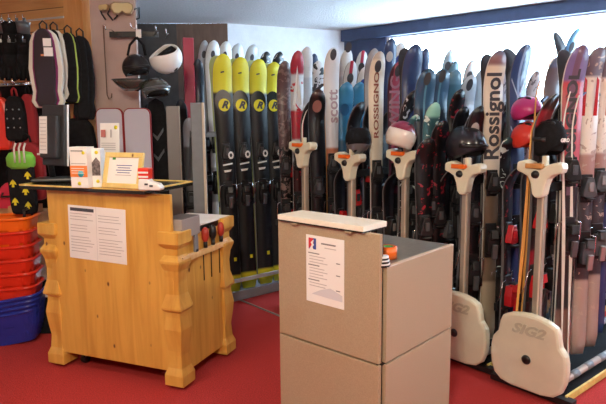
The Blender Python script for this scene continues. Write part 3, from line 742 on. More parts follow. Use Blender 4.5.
# two pale boards with red edge
for i, (x, lab) in enumerate(((111, 'pale lilac board with red rim, left one behind leaflet sheet'), (138.5, 'pale lilac board with red rim, right one behind picture frame'))):
    Yb = 4.08; q = W(x, 150, Yb); zt = W(x, 108, Yb).z
    t = thing('sledge_board', lab, 'board', (q.x, Yb, 0), R(-4), group='pale rimmed boards')
    def rr(wd, z0, z1, rad):
        pts = []
        for cx_, cz_, a0 in ((wd - rad, z1 - rad, 0), (-wd + rad, z1 - rad, 90), (-wd + rad, z0 + rad, 180), (wd - rad, z0 + rad, 270)):
            for j in range(5): a = R(a0 + j * 22.5); pts.append((cx_ + rad * math.cos(a), cz_ + rad * math.sin(a)))
        return pts
    b = MB(); b.prism(rr(.097, 0, zt, .045), 0, .02, REDM); b.build('rim', t)
    b = MB(); b.prism(rr(.091, .006, zt - .006, .04), -.006, .002, SLEDGREY); b.build('face', t, bevel=.003)
# grey-black ski with lettering near x 190
for tx, ty, bx, Y, d, lab in ((189, 118, 193, 4.55, 'grey', 'grey ski with dark vertical lettering below the crimson board'), (198, 60, 200, 4.95, 'black', 'black ski between crimson board and grey end panel'), (181, 100, 183, 4.75, 'black', 'black ski just left of the crimson board'), (150, 104, 152, 4.6, 'black', 'black ski in the dark gap behind the right lilac board')):
    tip = W(tx, ty, Y); foot = Vector((W(bx, 250, Y).x, Y - .03, .0))
    t, b = make_ski(lab, L=(tip - foot).length, wt=.10, ww=.07, wl=.09, top=D[d], bc=BLACK, bs=BINDG, mt=.78)
    stand(t, foot, tip, R(10))
    if tx == 189:
        g = MB(); g.prism([(-.02, .95), (.0, .95), (.025, 1.30), (.005, 1.33)], -.012, -.010, INKD); wrap(g.build('dark_print', t), 1.4)

# ------------------------------------------------------------------ helmets
def helmet(label, loc, rx, ry, rz_, shell, rot=(0, 0, 0), brim=None, lower=None, group=None, goggles=None, vents=True, liner=BLACKM, strap=True):
    "open-face helmet; front towards -y"
    if isinstance(rot, Vector): rot = Vector((0, 0, -1)).rotation_difference(rot.normalized()).to_euler()
    t = thing('ski_helmet', label, 'helmet', loc, rot=rot, group=group)
    b = MB(); n1, n2 = 26, 12; vs = []; fs = []
    for j in range(n2 + 1):
        for i in range(n1):
            a = 2 * math.pi * i / n1
            low = -.62 + .55 * max(0, -math.sin(a)) ** 1.3     # raised rim over the face
            el = R(90) + (math.asin(max(-.95, low)) - R(90)) * j / n2
            r_ = math.cos(el)
            vs.append((rx * r_ * math.cos(a), ry * r_ * math.sin(a) * (1.04 if math.sin(a) > 0 else 1), rz_ * math.sin(el)))
    for j in range(n2):
        for i in range(n1):
            i2 = (i + 1) % n1; fs.append((j * n1 + i, j * n1 + i2, (j + 1) * n1 + i2, (j + 1) * n1 + i))
    b._add(vs, fs, shell, None, True)
    if lower:
        li = b.mi(lower); b.bm.faces.ensure_lookup_table()
        for f in b.bm.faces:
            if f.calc_center_median().z < rz_ * .36: f.material_index = li
    bmesh.ops.remove_doubles(b.bm, verts=b.bm.verts, dist=1e-4)
    sh = b.build('shell', t, solid=.012)
    b = MB(); pr = MB()
    b.ell((0, 0, 0), (rx * .88, ry * .88, rz_ * .88), liner, zmin=-.45, zmax=.6); b.build('liner', t)
    if vents:
        b = MB()
        for s in (-1, 1):
            for yy in (-.25, .2):
                b = MB(); b.ell((s * rx * .42, ry * yy, rz_ * .87), (.010, .028, .012), BLACK, seg=10, rings=6); b.build('vent', t)
    if brim:
        b = MB(); pts = []
        for i in range(9):
            a = R(200 + 140 * i / 8); pts.append((rx * 1.04 * math.cos(a), ry * 1.04 * math.sin(a), rz_ * .02 + .012 * math.cos((i - 4) / 4)))
        b.tube(pts, .011, brim, seg=8); b.build('brim', t)
    if goggles:
        b = MB()
        b.tube([(rx * 1.03 * math.cos(R(a)), ry * 1.03 * math.sin(R(a)), rz_ * .12) for a in range(-20, 201, 20)], .013, BLACK, seg=8)
        b.build('goggle_strap', t)
    if strap:
        b = MB(); b.tube([(rx * .86, 0, -rz_ * .45), (rx * .5, -.02, -rz_ * 1.15), (0, -.03, -rz_ * 1.4), (-rx * .5, -.02, -rz_ * 1.15), (-rx * .86, 0, -rz_ * .45)], .006, BLACK, seg=6); b.build('chin_strap', t)
    return t
def at(px, py, Y): return W(px, py, Y)
Y3, Y2, Y1, Y0r = ROW[3].y, ROW[2].y, ROW[1].y, ROW[0].y
h = helmet('grey and black helmet with pointed corners above fourth clamp head', at(358, 139, Y3 + .02), .072, .085, .09, mat('mid_grey_shell', (.16, .15, .16), .35, coat=.3), (R(170), R(5), R(20)), lower=BLACKM, strap=False)
for s_ in (-1, 1):
    b = MB(); b.lathe([(.024, -.02), (.016, .01), (.002, .035)], BLACKM, T(s_ * .048, 0, -.052) @ rotx(R(180)), seg=10); b.build('corner_point', h)
h = helmet('white helmet with maroon crown resting on third clamp head', at(401, 137, Y2 - .04), .080, .095, .088, MAROON, (R(8), R(-14), R(150)), lower=mat('cream_shell', (.74, .68, .60), .3, coat=.5), strap=False)
helmet('large black helmet with red mark behind second clamp head', at(466, 146, Y1 + .12), .095, .115, .11, mat('navy_black_shell', (.012, .014, .022), .3, coat=.4), (R(5), 0, R(30)), brim=BLACK, strap=False)
helmet('magenta pink helmet right of the chevron ski', at(527, 111, Y0r + .48), .068, .085, .075, MAGENTA, (0, 0, R(30)), strap=False)
helmet('bright red helmet directly below the magenta helmet', at(527, 138, Y0r + .46), .068, .085, .085, RED, (0, 0, R(30)), strap=False)
h = helmet('black helmet with small oval badge right of rightmost clamp head', at(550, 142, Y0r + .06), .060, .08, .105, BLACKM, (0, 0, R(25)), goggles=True, strap=False)
text('lettering', 'GIRO', .024, PAPER, h, T(0, -.089, .01) @ rotx(R(90)), bold=.001)
text('lettering', '/', .06, RED, h, T(.0, -.10, .05) @ rotx(R(90)), bold=.001) if False else None

# helmets hanging on the pale panel
b = None
hk = thing('hook_bar', 'black hook bar with wire prongs on the pale panel', 'hook rail', (W(136, 34, 4.12).x, 4.12, W(136, 34, 4.12).z), R(0))
b = MB(); b.box((-.02, .02, 0), (.34, .02, .04), BLACK); b.build('bar', hk, bevel=.003)
for x, dx, dz in ((-.13, 0, 0), (0.0, .03, .01), (.12, .06, -.01), (.20, .05, -.03)):
    b = MB(); b.tube([(x, .01, dz), (x + dx, -.12, dz + .01), (x + dx * 1.3, -.24, dz - .005), (x + dx * 1.4, -.27, dz + .02)], .004, CHROME, seg=6); b.build('prong', hk)
b = MB(); b.box((.045, -.10, -.012), (.035, .004, .055), PAPER); b.build('price_tag', hk)
Yh = 3.98
helmet('black helmet with straps hanging centre of the pale panel', at(136, 68, Yh), .085, .10, .085, BLACK, (R(8), R(-6), R(25)), strap=False, brim=BLACK)
helmet('white helmet with dark lining hanging beside the ceiling', at(166, 58, Yh + .02), .095, .11, .10, WHITE, Vector((-.55, -.35, .75)), strap=False)
helmet('dark smoked helmet with visor hanging lowest below the white one', at(156, 90, Yh - .01), .088, .10, .075, mat('smoky_shell', (.07, .075, .07), .12, coat=1), (R(0), R(-8), R(20)), brim=BINDG, strap=False)
# straps over hooks
for x0, x1 in ((132, 128), (143, 146)):
    pass
t = thing('helmet_strap', 'black looped straps hanging from the hook bar over the helmets', 'strap', at(137, 45, Yh - .02))
for s in (-1, 1):
    b = MB(); b.tube([(.0, 0, .05), (s * .045, -.01, 0), (s * .06, -.02, -.07)], .009, BLACKM, seg=6); b.build('strap', t)
# wide visor bowl
t = thing('visor', 'wide smoked visor shield hanging left under black helmet', 'visor', at(131, 84, Yh - .10), R(15))
b = MB(); vs = []; fs = []; n = 18
for j in range(5):
    for i in range(n + 1):
        a = R(195 + 150 * i / n); r_ = .125 - .022 * j ** 1.3 * .6
        vs.append((r_ * math.cos(a), r_ * .8 * math.sin(a) + .08, .03 - .018 * j))
fs = [(j * (n + 1) + i, j * (n + 1) + i + 1, (j + 1) * (n + 1) + i + 1, (j + 1) * (n + 1) + i) for j in range(4) for i in range(n)]
b._add(vs, fs, SMOKE, None, True); b.build('shield', t, solid=.004)
b = MB(); b.tube([(.127 * math.cos(R(195 + 150 * i / n)), .127 * .8 * math.sin(R(195 + 150 * i / n)) + .08, .031) for i in range(n + 1)], .005, BLACK, seg=6); b.build('rim', t)
# goggles
def goggles(label, loc, sc, rz=0, lens=AMBER):
    t = thing('ski_goggles', label, 'goggles', loc, rz, group='goggles hung above the helmets')
    o_ = [(-.08, .0), (-.078, .03), (-.05, .045), (0, .042), (.05, .045), (.078, .03), (.08, 0), (.06, -.035), (.025, -.038), (0, -.018), (-.025, -.038), (-.06, -.035)]
    b = MB(); b.prism([(x * sc, z * sc) for x, z in o_], -.018, .018, mat('tan_goggle_frame', (.30, .20, .10), .4)); b.build('frame', t, bevel=.006)
    b = MB(); b.prism([(x * sc * .86, z * sc * .84) for x, z in o_], -.026, -.016, lens); b.build('lens', t, bevel=.004)
    b = MB(); b.tube([(.08 * sc, 0, 0), (.115 * sc, .03, .02), (.11 * sc, .05, -.05), (.06 * sc, .05, -.07)], .006, BLACK, seg=6)
    b.tube([(-.08 * sc, 0, 0), (-.1 * sc, .03, -.03), (-.07 * sc, .05, -.07)], .006, BLACK, seg=6); b.build('strap', t)
    return t
goggles('amber goggles hanging at the top of the pale panel', at(122, 9, 4.15), 1.0, R(12))
goggles('small amber goggles hanging left of the bigger amber pair', at(105, 8, 4.15), .55, R(-20), )
# cord hanging at x 107
t = thing('hanging_cord', 'thin dark cord with a hook hanging beside the pine post', 'cord', at(104, 40, 4.17))
b = MB(); b.tube([(0, 0, .1), (0, 0, -.38), (.012, 0, -.41), (.03, 0, -.40), (.035, 0, -.37)], .0035, mat('brown_cord', (.12, .07, .05), .7), seg=6); b.build('cord', t)

# ------------------------------------------------------------------ left display wall: protectors and gloves
def protector(label, px0, px1, py0, py1, Y, main, sidec, rz=0, trim=None, group=None, tagp=False):
    a = W((px0 + px1) / 2, py0, Y); b0 = W(px0, py0, Y); b1 = W(px1, py0, Y); zb = W(px0, py1, Y).z
    wd = (b1.x - b0.x) / 2; H = a.z - zb
    t = thing('back_protector', label, 'back protector', (a.x, Y, a.z), rz, group=group)
    def outline(f):
        o_ = [(.0, 0), (.35, -.01), (.62, -.06), (.80, -.16), (.88, -.32), (.96, -.5), (.90, -.66), (.80, -.8), (.92, -.92), (.70, -1.0)]
        r_ = [(x * wd * f, z * H * (1 if f == 1 else .985)) for x, z in o_]
        return r_ + [(-x, z) for x, z in r_[::-1][:-1]]
    b = MB(); b.prism(outline(1), -.015, .03, sidec); b.build('side_panels', t, bevel=.01)
    if trim:
        b = MB(); b.prism(outline(.72), -.026, -.012, trim); b.build('piping', t, bevel=.004)
    b = MB(); b.prism(outline(.62), -.045, -.02, main); b.build('spine_panel', t, bevel=.012)
    b = MB(); b.tube([(-.02, 0, -.01), (-.022, -.005, .03), (0, -.01, .05), (.022, -.005, .03), (.02, 0, -.01)], .006, BLACK, seg=6); b.build('hanger_loop', t)
    if tagp:
        b = MB(); b.box((.03, -.052, -.09), (.05, .003, .05), PAPER); b.box((.035, -.055, -.15), (.055, .003, .055), PAPER); b.build('price_tag', t)
        b = MB(); b.box((-.0, -.048, -.17), (.028, .003, .012), mat('orange_badge', (.7, .25, .1), .6)); b.build('badge', t)
    return t
gp = 'back protectors hung on the slotted wall'
protector('dark back protector with white sides and purple piping, front one', 26, 61, 29, 108, 3.85, mat('plum_black_cloth', (.028, .018, .026), .8, bump=.3, bscale=200), CREAMC, R(8), PURPLE, gp, True)
protector('black protector with white edge directly behind the purple-piped one', 42, 66, 30, 100, 3.97, BLACKM, CREAMC, R(10), None, gp)
protector('black back protector with neon green piping and paper label', 56, 80, 33, 104, 4.02, BLACKM, BLACKM, R(10), NEON, gp)
protector('all black back protector hanging nearest the pine post', 68, 92, 36, 120, 4.07, BLACKM, BLACKM, R(10), None, gp)
# label on neon one
# gloves at upper left
def glove(label, px, py, Y, sc, m, cuff=None, rz=0, group=None):
    t = thing('ski_glove', label, 'glove', at(px, py, Y), rz, group=group)
    b = MB(); b.ell((0, 0, -.10 * sc), (.048 * sc, .026 * sc, .055 * sc), m)
    for i, (x, l) in enumerate(((-.034, .055), (-.012, .068), (.012, .07), (.033, .058))):
        b.tube([(x * sc, 0, -.12 * sc), (x * 1.15 * sc, -.006, (-.14 - l * .6) * sc), (x * 1.2 * sc, -.004, (-.15 - l) * sc)], [.0145 * sc, .014 * sc, .010 * sc], m, seg=8)
    b.tube([(.035 * sc, 0, -.08 * sc), (.06 * sc, -.01, -.11 * sc), (.064 * sc, -.014, -.145 * sc)], [.016 * sc, .015 * sc, .011 * sc], m, seg=8)
    b.build('hand', t)
    b = MB(); b.lathe([(.036, -.075), (.042, -.02), (.046, 0), (.040, 0)], cuff or m, Matrix.Diagonal((sc, sc * .6, sc, 1)), seg=14); b.build('cuff', t)
    b = MB(); b.box((0, -.02, .01), (.02, .004, .03), BINDG); b.tube([(0, 0, 0), (0, .0, .05)], .003, CHROME, seg=6); b.build('clip', t)
    return t
i = 0
for row, (py, Y) in enumerate(((22, 4.12), (43, 4.10))):
    for j, px in enumerate((2, 9, 16, 23)):
        nm = ['leftmost', 'second', 'third', 'rightmost'][j]
        glove(f'black ski glove, {nm} in the {"upper" if row == 0 else "lower"} glove row', px, py, Y - .05 * (j % 2) - .03 * row, 1.15, BLACKM, BINDG if (j + row) % 3 == 0 else None, R(20 + 10 * j), 'black gloves at the upper left')
# chains and rods between gloves
for j, px in enumerate((4, 13, 20)):
    t = thing('display_hook', f'silver display hook among the black gloves, {["left", "middle", "right"][j]} one', 'hook', at(px, 25, 4.15)); b = MB()
    b.tube([(0, .04, .01), (0, -.12, .01), (.0, -.16, -.01)], .004, CHROME, seg=6); b.build('rod', t)
# row of small buckles under the plank
rb = thing('display_rail', 'chrome display rail with hooks under the lowest plank', 'rail', at(10, 84, 4.1), R(-20))
b = MB(); b.tube([(-.3, 0, 0), (.18, 0, 0)], .008, CHROME); b.build('rail', rb)
for j in range(5):
    b = MB(); b.tube([(-.16 + j * .07, 0, 0), (-.16 + j * .07, -.07, -.01), (-.16 + j * .07, -.1, .015)], .005, CHROME, seg=6); b.build('hook', rb)
def pouch(name, label, cat, px0, py0, px1, py1, Y, m, strapm, rz=0, dots=None):
    a = W(px0, py1, Y); c_ = W(px1, py0, Y); wd = c_.x - a.x; H = c_.z - a.z
    t = thing(name, label, cat, ((a.x + c_.x) / 2, Y, a.z), rz)
    b = MB(); o_ = [(-.42, 0), (.42, 0), (.5, .1), (.48, .6), (.40, .88), (.22, 1), (-.22, 1), (-.40, .88), (-.48, .6), (-.5, .1)]
    b.prism([(x * wd, z * H) for x, z in o_], -.04, .03, m); b.build('body', t, bevel=.018)
    b = MB(); b.tube([(-.12 * wd, 0, H * .97), (-.1 * wd, -.01, H + .04), (0, -.01, H + .055), (.1 * wd, -.01, H + .04), (.12 * wd, 0, H * .97)], .007, strapm, seg=6); b.build('strap', t)
    b = MB()
    if dots:
        for q in range(9): b.ell(((-.3 + .3 * (q % 3)) * wd, -.042, (.3 + .2 * (q // 3)) * H), (.006, .004, .006), dots, seg=8, rings=4)
        b.build('studs', t)
    return t
pouch('protector_pack', 'bright red protector pack at the left picture edge', 'pack', -10, 97, 10, 150, 3.95, RED, REDM)
pouch('protector_pack', 'black protector pack with silver studs beside red pack', 'pack', 8, 96, 25, 141, 3.93, BLACKM, REDM, dots=BINDS)
pouch('protector_pack', 'dark red protector pack left of the monitor', 'pack', 24, 94, 36, 150, 3.98, REDM, BLACKM)
pouch('protector_pack', 'black pack hanging just behind the monitor', 'pack', 36, 104, 66, 165, 4.05, BLACKM, BLACKM)
pouch('protector_pack', 'black pack hanging low before the pine post', 'pack', 66, 118, 96, 190, 4.10, BLACKM, REDM)
pouch('protector_pack', 'dark maroon pack behind the green fleece bundle', 'pack', 14, 142, 44, 200, 3.9, REDM, BLACKM)
# pink-red board at the left edge
t = thing('childrens_sledge', 'pinkish red rounded sledge leaning at the left edge', 'sledge', G(-4, 330, 0) + Vector((0, .35, .40)), R(10))
b = MB(); b.prism([(.12 * math.cos(a) , .33 + .25 * math.sin(a)) for a in [R(q) for q in range(0, 360, 15)]], -.02, .02, mat('pinkish_red', (.72, .03, .07), .35)); b.build('pan', t, bevel=.01)
b = MB(); b.tube([(-.05, -.02, .5), (-.05, -.06, .48), (.05, -.06, .48), (.05, -.02, .5)], .008, BLACK); b.build('grip', t)
# shelf with tan boxes beneath gloves (left)
Ysh = 3.80
q0 = W(-40, 214, Ysh); q1 = W(36, 214, Ysh)
t = thing('wall_shelf', 'low pine shelf cabinet behind the basket stack', 'shelf', ((q0.x + q1.x) / 2, Ysh + .12, 0))
wd = q1.x - q0.x
b = MB(); b.box((0, 0, q1.z - .015), (wd, .30, .03), TANBOX); b.build('shelf_top', t, bevel=.003)
for s in (-1, 1):
    b = MB(); b.box((s * (wd / 2 - .012), 0, (q1.z - .03) / 2), (.024, .28, q1.z - .03), TANBOX); b.build('side', t)
b = MB(); b.box((0, .13, (q1.z - .03) / 2), (wd - .05, .02, q1.z - .03), BLACKM); b.build('back', t)
for x0, x1, y0, lab in ((9, 20, 206, 'tan cardboard box left of two on the low shelf'), (21, 34, 206, 'tan cardboard box right of two on the low shelf')):
    a = W(x0, 214, Ysh); c_ = W(x1, y0, Ysh); t = thing('cardboard_box', lab, 'box', ((a.x + c_.x) / 2, Ysh + .06, a.z))
    b = MB(); b.box((0, 0, (c_.z - a.z) / 2), (c_.x - a.x, .14, c_.z - a.z), TANBOX); b.build('carton', t, bevel=.003)
    b = MB(); b.box((0, 0, c_.z - a.z), (.02, .142, .003), LAMEDGE); b.build('tape', t)
# patterned socks/leg warmer: black with yellow spade shapes and green fleece
t = thing('patterned_mitten', 'black mitten with yellow spade shapes and green fleece top', 'mitten', at(25, 214, 3.62), R(0))
b = MB(); o_ = [(-.07, 0), (.075, 0), (.085, .05), (.08, .2), (.075, .33), (-.08, .33), (-.085, .2), (-.08, .06)]
b.prism(o_, -.03, .03, BLACKM); b.build('hand', t, bevel=.02)
for x, z in ((-.045, .19), (.03, .14), (-.04, .075), (.04, .05), (.05, .24)):
    b = MB(); b.prism([(x - .022, z), (x - .006, z + .006), (x - .008, z - .014), (x + .008, z - .014), (x + .006, z + .006), (x + .022, z), (x + .014, z + .018), (x, z + .034), (x - .014, z + .018)], -.034, -.028, YELLOW); b.build('spade_print', t)
b = MB(); b.lathe([(.07, .29), (.088, .31), (.09, .36), (.07, .39), (.03, .40)], GREEN, Matrix.Diagonal((1, .6, 1, 1)), seg=20); b.build('fleece_cuff', t)
b = MB()
for x in (-.01, .02, .05): b.tube([(x, -.055, .33), (x - .003, -.05, .42), (x, -.03, .45)], .006, CREAMC, seg=6)
b.build('drawcord', t)

# ------------------------------------------------------------------ baskets
def basket(label, loc, m, rz=0, tilt=(0, 0), sc=1, handle=False, group='nested shopping baskets', sx=1):
    t = thing('shopping_basket', label, 'basket', loc, rot=(tilt[0], tilt[1], rz), group=group)
    b = MB(); H = .20
    per = []
    def rrect(a, c_, rad, n=5):
        pts = []
        for cx_, cy_, a0 in ((a - rad, c_ - rad, 0), (-a + rad, c_ - rad, 90), (-a + rad, -c_ + rad, 180), (a - rad, -c_ + rad, 270)):
            for j in range(n): q = R(a0 + j * 90 / (n - 1)); pts.append((cx_ + rad * math.cos(q), cy_ + rad * math.sin(q)))
        out_ = []
        for i in range(len(pts)):
            p, q = Vector(pts[i]), Vector(pts[(i + 1) % len(pts)]); d_ = (q - p).length; k_ = max(1, int(d_ / .045))
            for j in range(k_): out_.append(tuple(p.lerp(q, j / k_)))
        return out_
    base = rrect(.16, .10, .05)
    N_ = len(base); zs = [0, .03, .06, .085, .11, .135, .165, H]
    vs = []
    for z in zs:
        f = 1 + .30 * z / H
        vs += [(x * f * sc * sx, y * f * sc, z) for x, y in base]
    fs = [tuple(range(N_))]
    for j in range(len(zs) - 1):
        for i in range(N_):
            if j in (2, 4) and i % 2 == 0: continue
            if j == 3 and False: continue
            i2 = (i + 1) % N_; fs.append((j * N_ + i, j * N_ + i2, (j + 1) * N_ + i2, (j + 1) * N_ + i))
    b._add(vs, fs, m, None, False); b.build('tub', t, solid=.004)
    b = MB(); rp = [(x * 1.32 * sc * sx, y * 1.32 * sc, H) for x, y in base]; rp.append(rp[0]); rp.append(rp[1])
    b.tube(rp, .011, m, seg=8); b.build('rim', t)
    if handle:
        b = MB(); b.tube([(.17 * sc * sx, -.10 * sc, H), (.17 * sc * sx, -.09 * sc, H + .05), (.17 * sc * sx, .04 * sc, H + .05), (.17 * sc * sx, .06 * sc, H)], .009, BLACK, seg=8); b.build('handle', t)
    return t
bs = G(2, 348, 0)
bx_, by_ = bs.x - .01, bs.y + .14
zz = .004
bl = ['bottom', 'second', 'third', 'fourth']
for i in range(4):
    basket(f'dark blue nested basket, {bl[i]} from the floor', (bx_ + .01 + .01 * i, by_, zz), BLUE, R(10), (0, R(-8)), 1.0, sx=1.0); zz += .032
rl = ['lowest', 'second', 'third', 'fourth', 'uppermost']
zz += .035
for i in range(5):
    basket(f'red nested basket, {rl[i]} of the red ones', (bx_ + .02, by_, zz), RED, R(8), (0, R(-3)), .92); zz += .088
basket('orange basket with black handle on top of the stack', (bx_ + .02, by_, zz), ORANGE, R(8), (0, R(-2)), .92, handle=True)
# orange bin with dark cloth next to basket: dark object with white edge between stack and counter
t = thing('folded_jacket', 'dark folded bundle with white edge between baskets and counter', 'jacket', at(41, 300, 3.75) * 1, R(0))
b = MB(); b.prism([(-.05, -.35), (.12, -.35), (.13, .0), (.10, .12), (0, .14), (-.06, .08)], -.06, .06, BLACKM); b.build('bundle', t, bevel=.03)
b = MB(); b.box((0, -.072, .07), (.15, .02, .035), WHITE, roty(R(8))); b.build('white_hem', t, bevel=.005)

# ------------------------------------------------------------------ wooden counter
FR = G(184, 393, 0); FLc = G(52, 367, 0); BRc = G(241, 352, 0)
ang = math.atan2((FR - FLc).y, (FR - FLc).x)
Wc = (FR - FLc).length; Dc = (BRc - FR).length
t = thing('pine_counter', 'pine service counter with scalloped corner posts and black top', 'counter', FR, ang)  # local: x from -Wc..0, y into depth
PS = .125; HP = .845
prof = [(0, .92), (.07, .92), (.115, .70), (.2, .62), (.30, .78), (.37, .86), (.45, .70), (.485, .68), (.50, .95), (.515, .95), (.60, .66), (.68, .62), (.75, .72), (.80, .95), (.815, .95), (.85, .66), (.89, .66), (.925, 1.0), (1, 1.0)]
for x, y in ((-PS / 2, PS / 2), (-Wc + PS / 2 - .035, PS / 2), (-PS / 2, Dc - PS / 2), (-Wc + PS / 2, Dc - PS / 2)):
    b = MB(); b.lathe([(s_ * PS / 2 * math.sqrt(2), .022 + z * (HP - .022)) for z, s_ in prof], PINE, T(x, y, 0) @ rotz(R(45)), seg=4, smooth=False); b.build('corner_post', t, bevel=.003)
b = MB(); b.box((-Wc / 2 - .01, .032, .565), (Wc - .085, .022, .94), PINE); fp = b.build('front_panel', t, bevel=.003)
b = MB(); b.box((-.045, Dc / 2, .44), (.022, Dc - .10, .73), PINE); sp = b.build('side_panel', t, bevel=.002)
b = MB(); b.box((-Wc + .045, Dc / 2, .44), (.022, Dc - .10, .73), PINE); b.build('side_panel', t, bevel=.002)
b = MB(); b.box((-Wc / 2, Dc / 2 + .02, .79), (Wc - .12, Dc - .12, .025), PINE); b.build('work_shelf', t)
b = MB(); b.box((-Wc / 2, Dc / 2 + .02, .08), (Wc - .14, Dc - .12, .02), PINE); b.build('bottom_board', t)
for x in (-.14, -Wc + .14):
    for y in (.12, Dc - .12):
        b = MB(); b.lathe([(.028, -.012), (.03, 0), (.028, .012)], BLACK, T(x, y, .030) @ roty(R(90)), seg=14); b.box((x, y, .055), (.03, .03, .03), STEEL); b.build('castor', t)
# raised shelf
TL = G(21.5, 183, 1.03); TR = G(160, 194.5, 1.03)
b = MB(); tx1 = -.175; tx0 = -Wc - .12
top_th = .022; zt_ = 1.058
b.box(((tx0 + tx1) / 2 + .01, .19, zt_ - top_th / 2), (tx1 - tx0, .44, top_th), BLACKLAM); tp = b.build('top_slab', t, bevel=.003)
b = MB()
for (cx_, cy_, dx, dy) in (((tx0 + tx1) / 2 + .01, -.026, tx1 - tx0, .012), (tx1 + .004, .19, .012, .44), ((tx0 + tx1) / 2 + .01, .406, tx1 - tx0, .012), (tx0 + .016, .19, .012, .44)):
    b.box((cx_, cy_, zt_ + .001), (dx, dy, .008), GOLD)
b.build('brass_edge', tp)
b = MB(); b.box((-Wc / 2 - .02, .30, .918), (.02, .2, .23), PINE); b.build('shelf_bracket', t)
b = MB(); b.box((-Wc + .2, .30, .918), (.02, .2, .23), PINE); b.build('shelf_bracket', t)
# tool strip
b = MB(); b.box((-.018, Dc / 2 - .01, .695), (.026, Dc - .11, .030), wood('pine_strip', (.86, .60, .27), (.74, .45, .17))); b.build('tool_strip', t, bevel=.003)
TC = t
REDH = mat('dull_red_handle', (.42, .04, .025), .4)
def clocal(x, y, z): return TC.matrix_basis @ Vector((x, y, z)) if False else (Matrix.Translation(FR) @ rotz(ang)) @ Vector((x, y, z))
# hand tools behind the strip
for i, (yy, hm, lab) in enumerate(((.19, STEEL, 'grey flat file, first tool on the counter side'), (.285, REDH, 'screwdriver with red handle beside the grey file'), (.365, BLACK, 'screwdriver with black handle between the two red ones'), (.455, REDH, 'screwdriver with red handle nearest the rear post'))):
    yy = yy * Dc / .58
    o_ = clocal(-.018, yy, .712)
    t = thing('hand_tool' if i == 0 else 'screwdriver', lab, 'file' if i == 0 else 'screwdriver', o_, ang)
    if i == 0:
        b = MB(); b.box((0, 0, .055), (.012, .035, .11), STEEL, taper=.8); b.build('blade', t, bevel=.002)
        b = MB(); b.box((0, 0, .002), (.016, .02, .02), BLACK); b.build('tang', t)
    else:
        b = MB(); b.lathe([(.006, .03), (.012, .035), (.019, .05), (.021, .075), (.018, .10), (.010, .112), (.001, .114)], hm, seg=10); b.build('handle', t)
        b = MB(); b.lathe([(.011, .0), (.011, .032)], BLACK, seg=10); b.build('collar', t)
        b = MB(); b.box((-.0, 0, -.02), (.003, .006, .04), CHROME); b.build('shank', t)
    g = MB(); g.box((.0075, 0, -.19), (.002, .006, .14), INKD)
    if i: g.mi(INKD); g.build('slot_shadow', t) if False else g.bm.free()
# slots in the side panel under the tools
for yy in (.285, .365, .455):
    b = MB(); b.box((-.033, yy * Dc / .58, .60), (.003, .007, .15), DARKGAP); b.build('saw_slot', TC)
# papers on front
def flat(px, py): pass
def sheet(name, label, cat, parent_M, x0, x1, z0, z1, y, lines=10, cols=2, title=True, rot=0):
    t = thing(name, label, cat); t.matrix_world = parent_M @ T((x0 + x1) / 2, y, (z0 + z1) / 2) @ roty(rot)
    wd, H = x1 - x0, z1 - z0
    b = MB(); b.box((0, 0, 0), (wd, .0015, H), PAPER); b.build('paper', t)
    b = MB()
    for c_ in range(cols):
        cw = wd / cols; xa = -wd / 2 + c_ * cw
        for l in range(lines):
            z = H / 2 - .045 - l * (H - .07) / lines
            if l in (3, 7): continue
            lw = cw * random.uniform(.55, .86)
            b.box((xa + cw * .07 + lw / 2, -.0012, z), (lw, .0006, .0035), INK)
    b.build('printed_text', t)
    if title:
        b = MB(); b.box((-wd / 4, -.0012, H / 2 - .022), (wd * .42, .0006, .018), INKD); b.build('title_bar', t)
    if cols == 2:
        b = MB(); b.box((0, -.0011, 0), (.0015, .0006, H), INK); b.build('fold_line', t)
    return t
MC = Matrix.Translation(FR) @ rotz(ang)
sheet('notice_sheets', 'two-page printed notice stuck to the pine counter front', 'notice', MC, -.72, -.335, .655, .95, .0195, 14, 2, rot=R(1.5))
# box, papers on shelf
t = thing('small_box', 'grey cardboard box on the counter shelf right of the panel', 'box', clocal(-.070, .14, .803), ang)
b = MB(); b.box((0, 0, .05), (.12, .17, .10), CARD); b.build('carton', t, bevel=.003)
b = MB(); b.box((0, 0, .1005), (.112, .162, .003), mat('box_dark_top', (.12, .10, .10), .6)); b.build('lid', t)
t = thing('paper_pad', 'white paper pad lying on counter beside the grey box', 'paper pad', clocal(-.165, .405, .803), ang)
b = MB(); b.box((0, 0, .018), (.26, .30, .036), BLACK); b.build('tray', t, bevel=.003)
b = MB(); b.box((.0, 0, .040), (.28, .33, .008), PAPER); b.build('sheets', t)
b = MB(); b.box((.06, -.12, .052), (.05, .04, .016), BLACK); b.build('clip', t, bevel=.002)

# things on the black top slab: placed by the slab's surface
ZS = zt_ + .006
def on_slab(px, py): return G(px, py, ZS)
# monitor seen from behind
MONG = mat('charcoal_plastic', (.03, .032, .034), .45)
q = on_slab(57, 181)
t = thing('monitor', 'black flat monitor seen from behind at counter left end', 'monitor', q, R(10))
b = MB(); b.box((0, 0, .012), (.24, .17, .018), mat('dark_grey_plastic', (.05, .055, .06), .3)); b.build('base', t, bevel=.008)
b = MB(); b.tube([(-.03, .04, .02), (-.035, .03, .09), (.0, .0, .14), (.03, 0, .17)], .018, BLACK); b.build('arm', t)
Ms = T(.005, 0, .262) @ rotz(R(-42)) @ rotx(R(-4))
b = MB(); b.box((0, 0, 0), (.20, .028, .345), MONG, Ms); b.box((0, -.030, -.01), (.15, .035, .24), MONG, Ms); b.build('screen_housing', t, bevel=.008)
b = MB(); b.box((.102, .012, 0), (.004, .010, .345), WHITE, Ms); b.build('white_side_strip', t)
b = MB(); b.box((-.035, -.0495, .0), (.07, .0015, .21), PAPER, Ms)
for i in range(9): b.box((-.035, -.0507, .085 - i * .021), (.055, .001, .003), INK, Ms)
b.build('inventory_sheet', t)
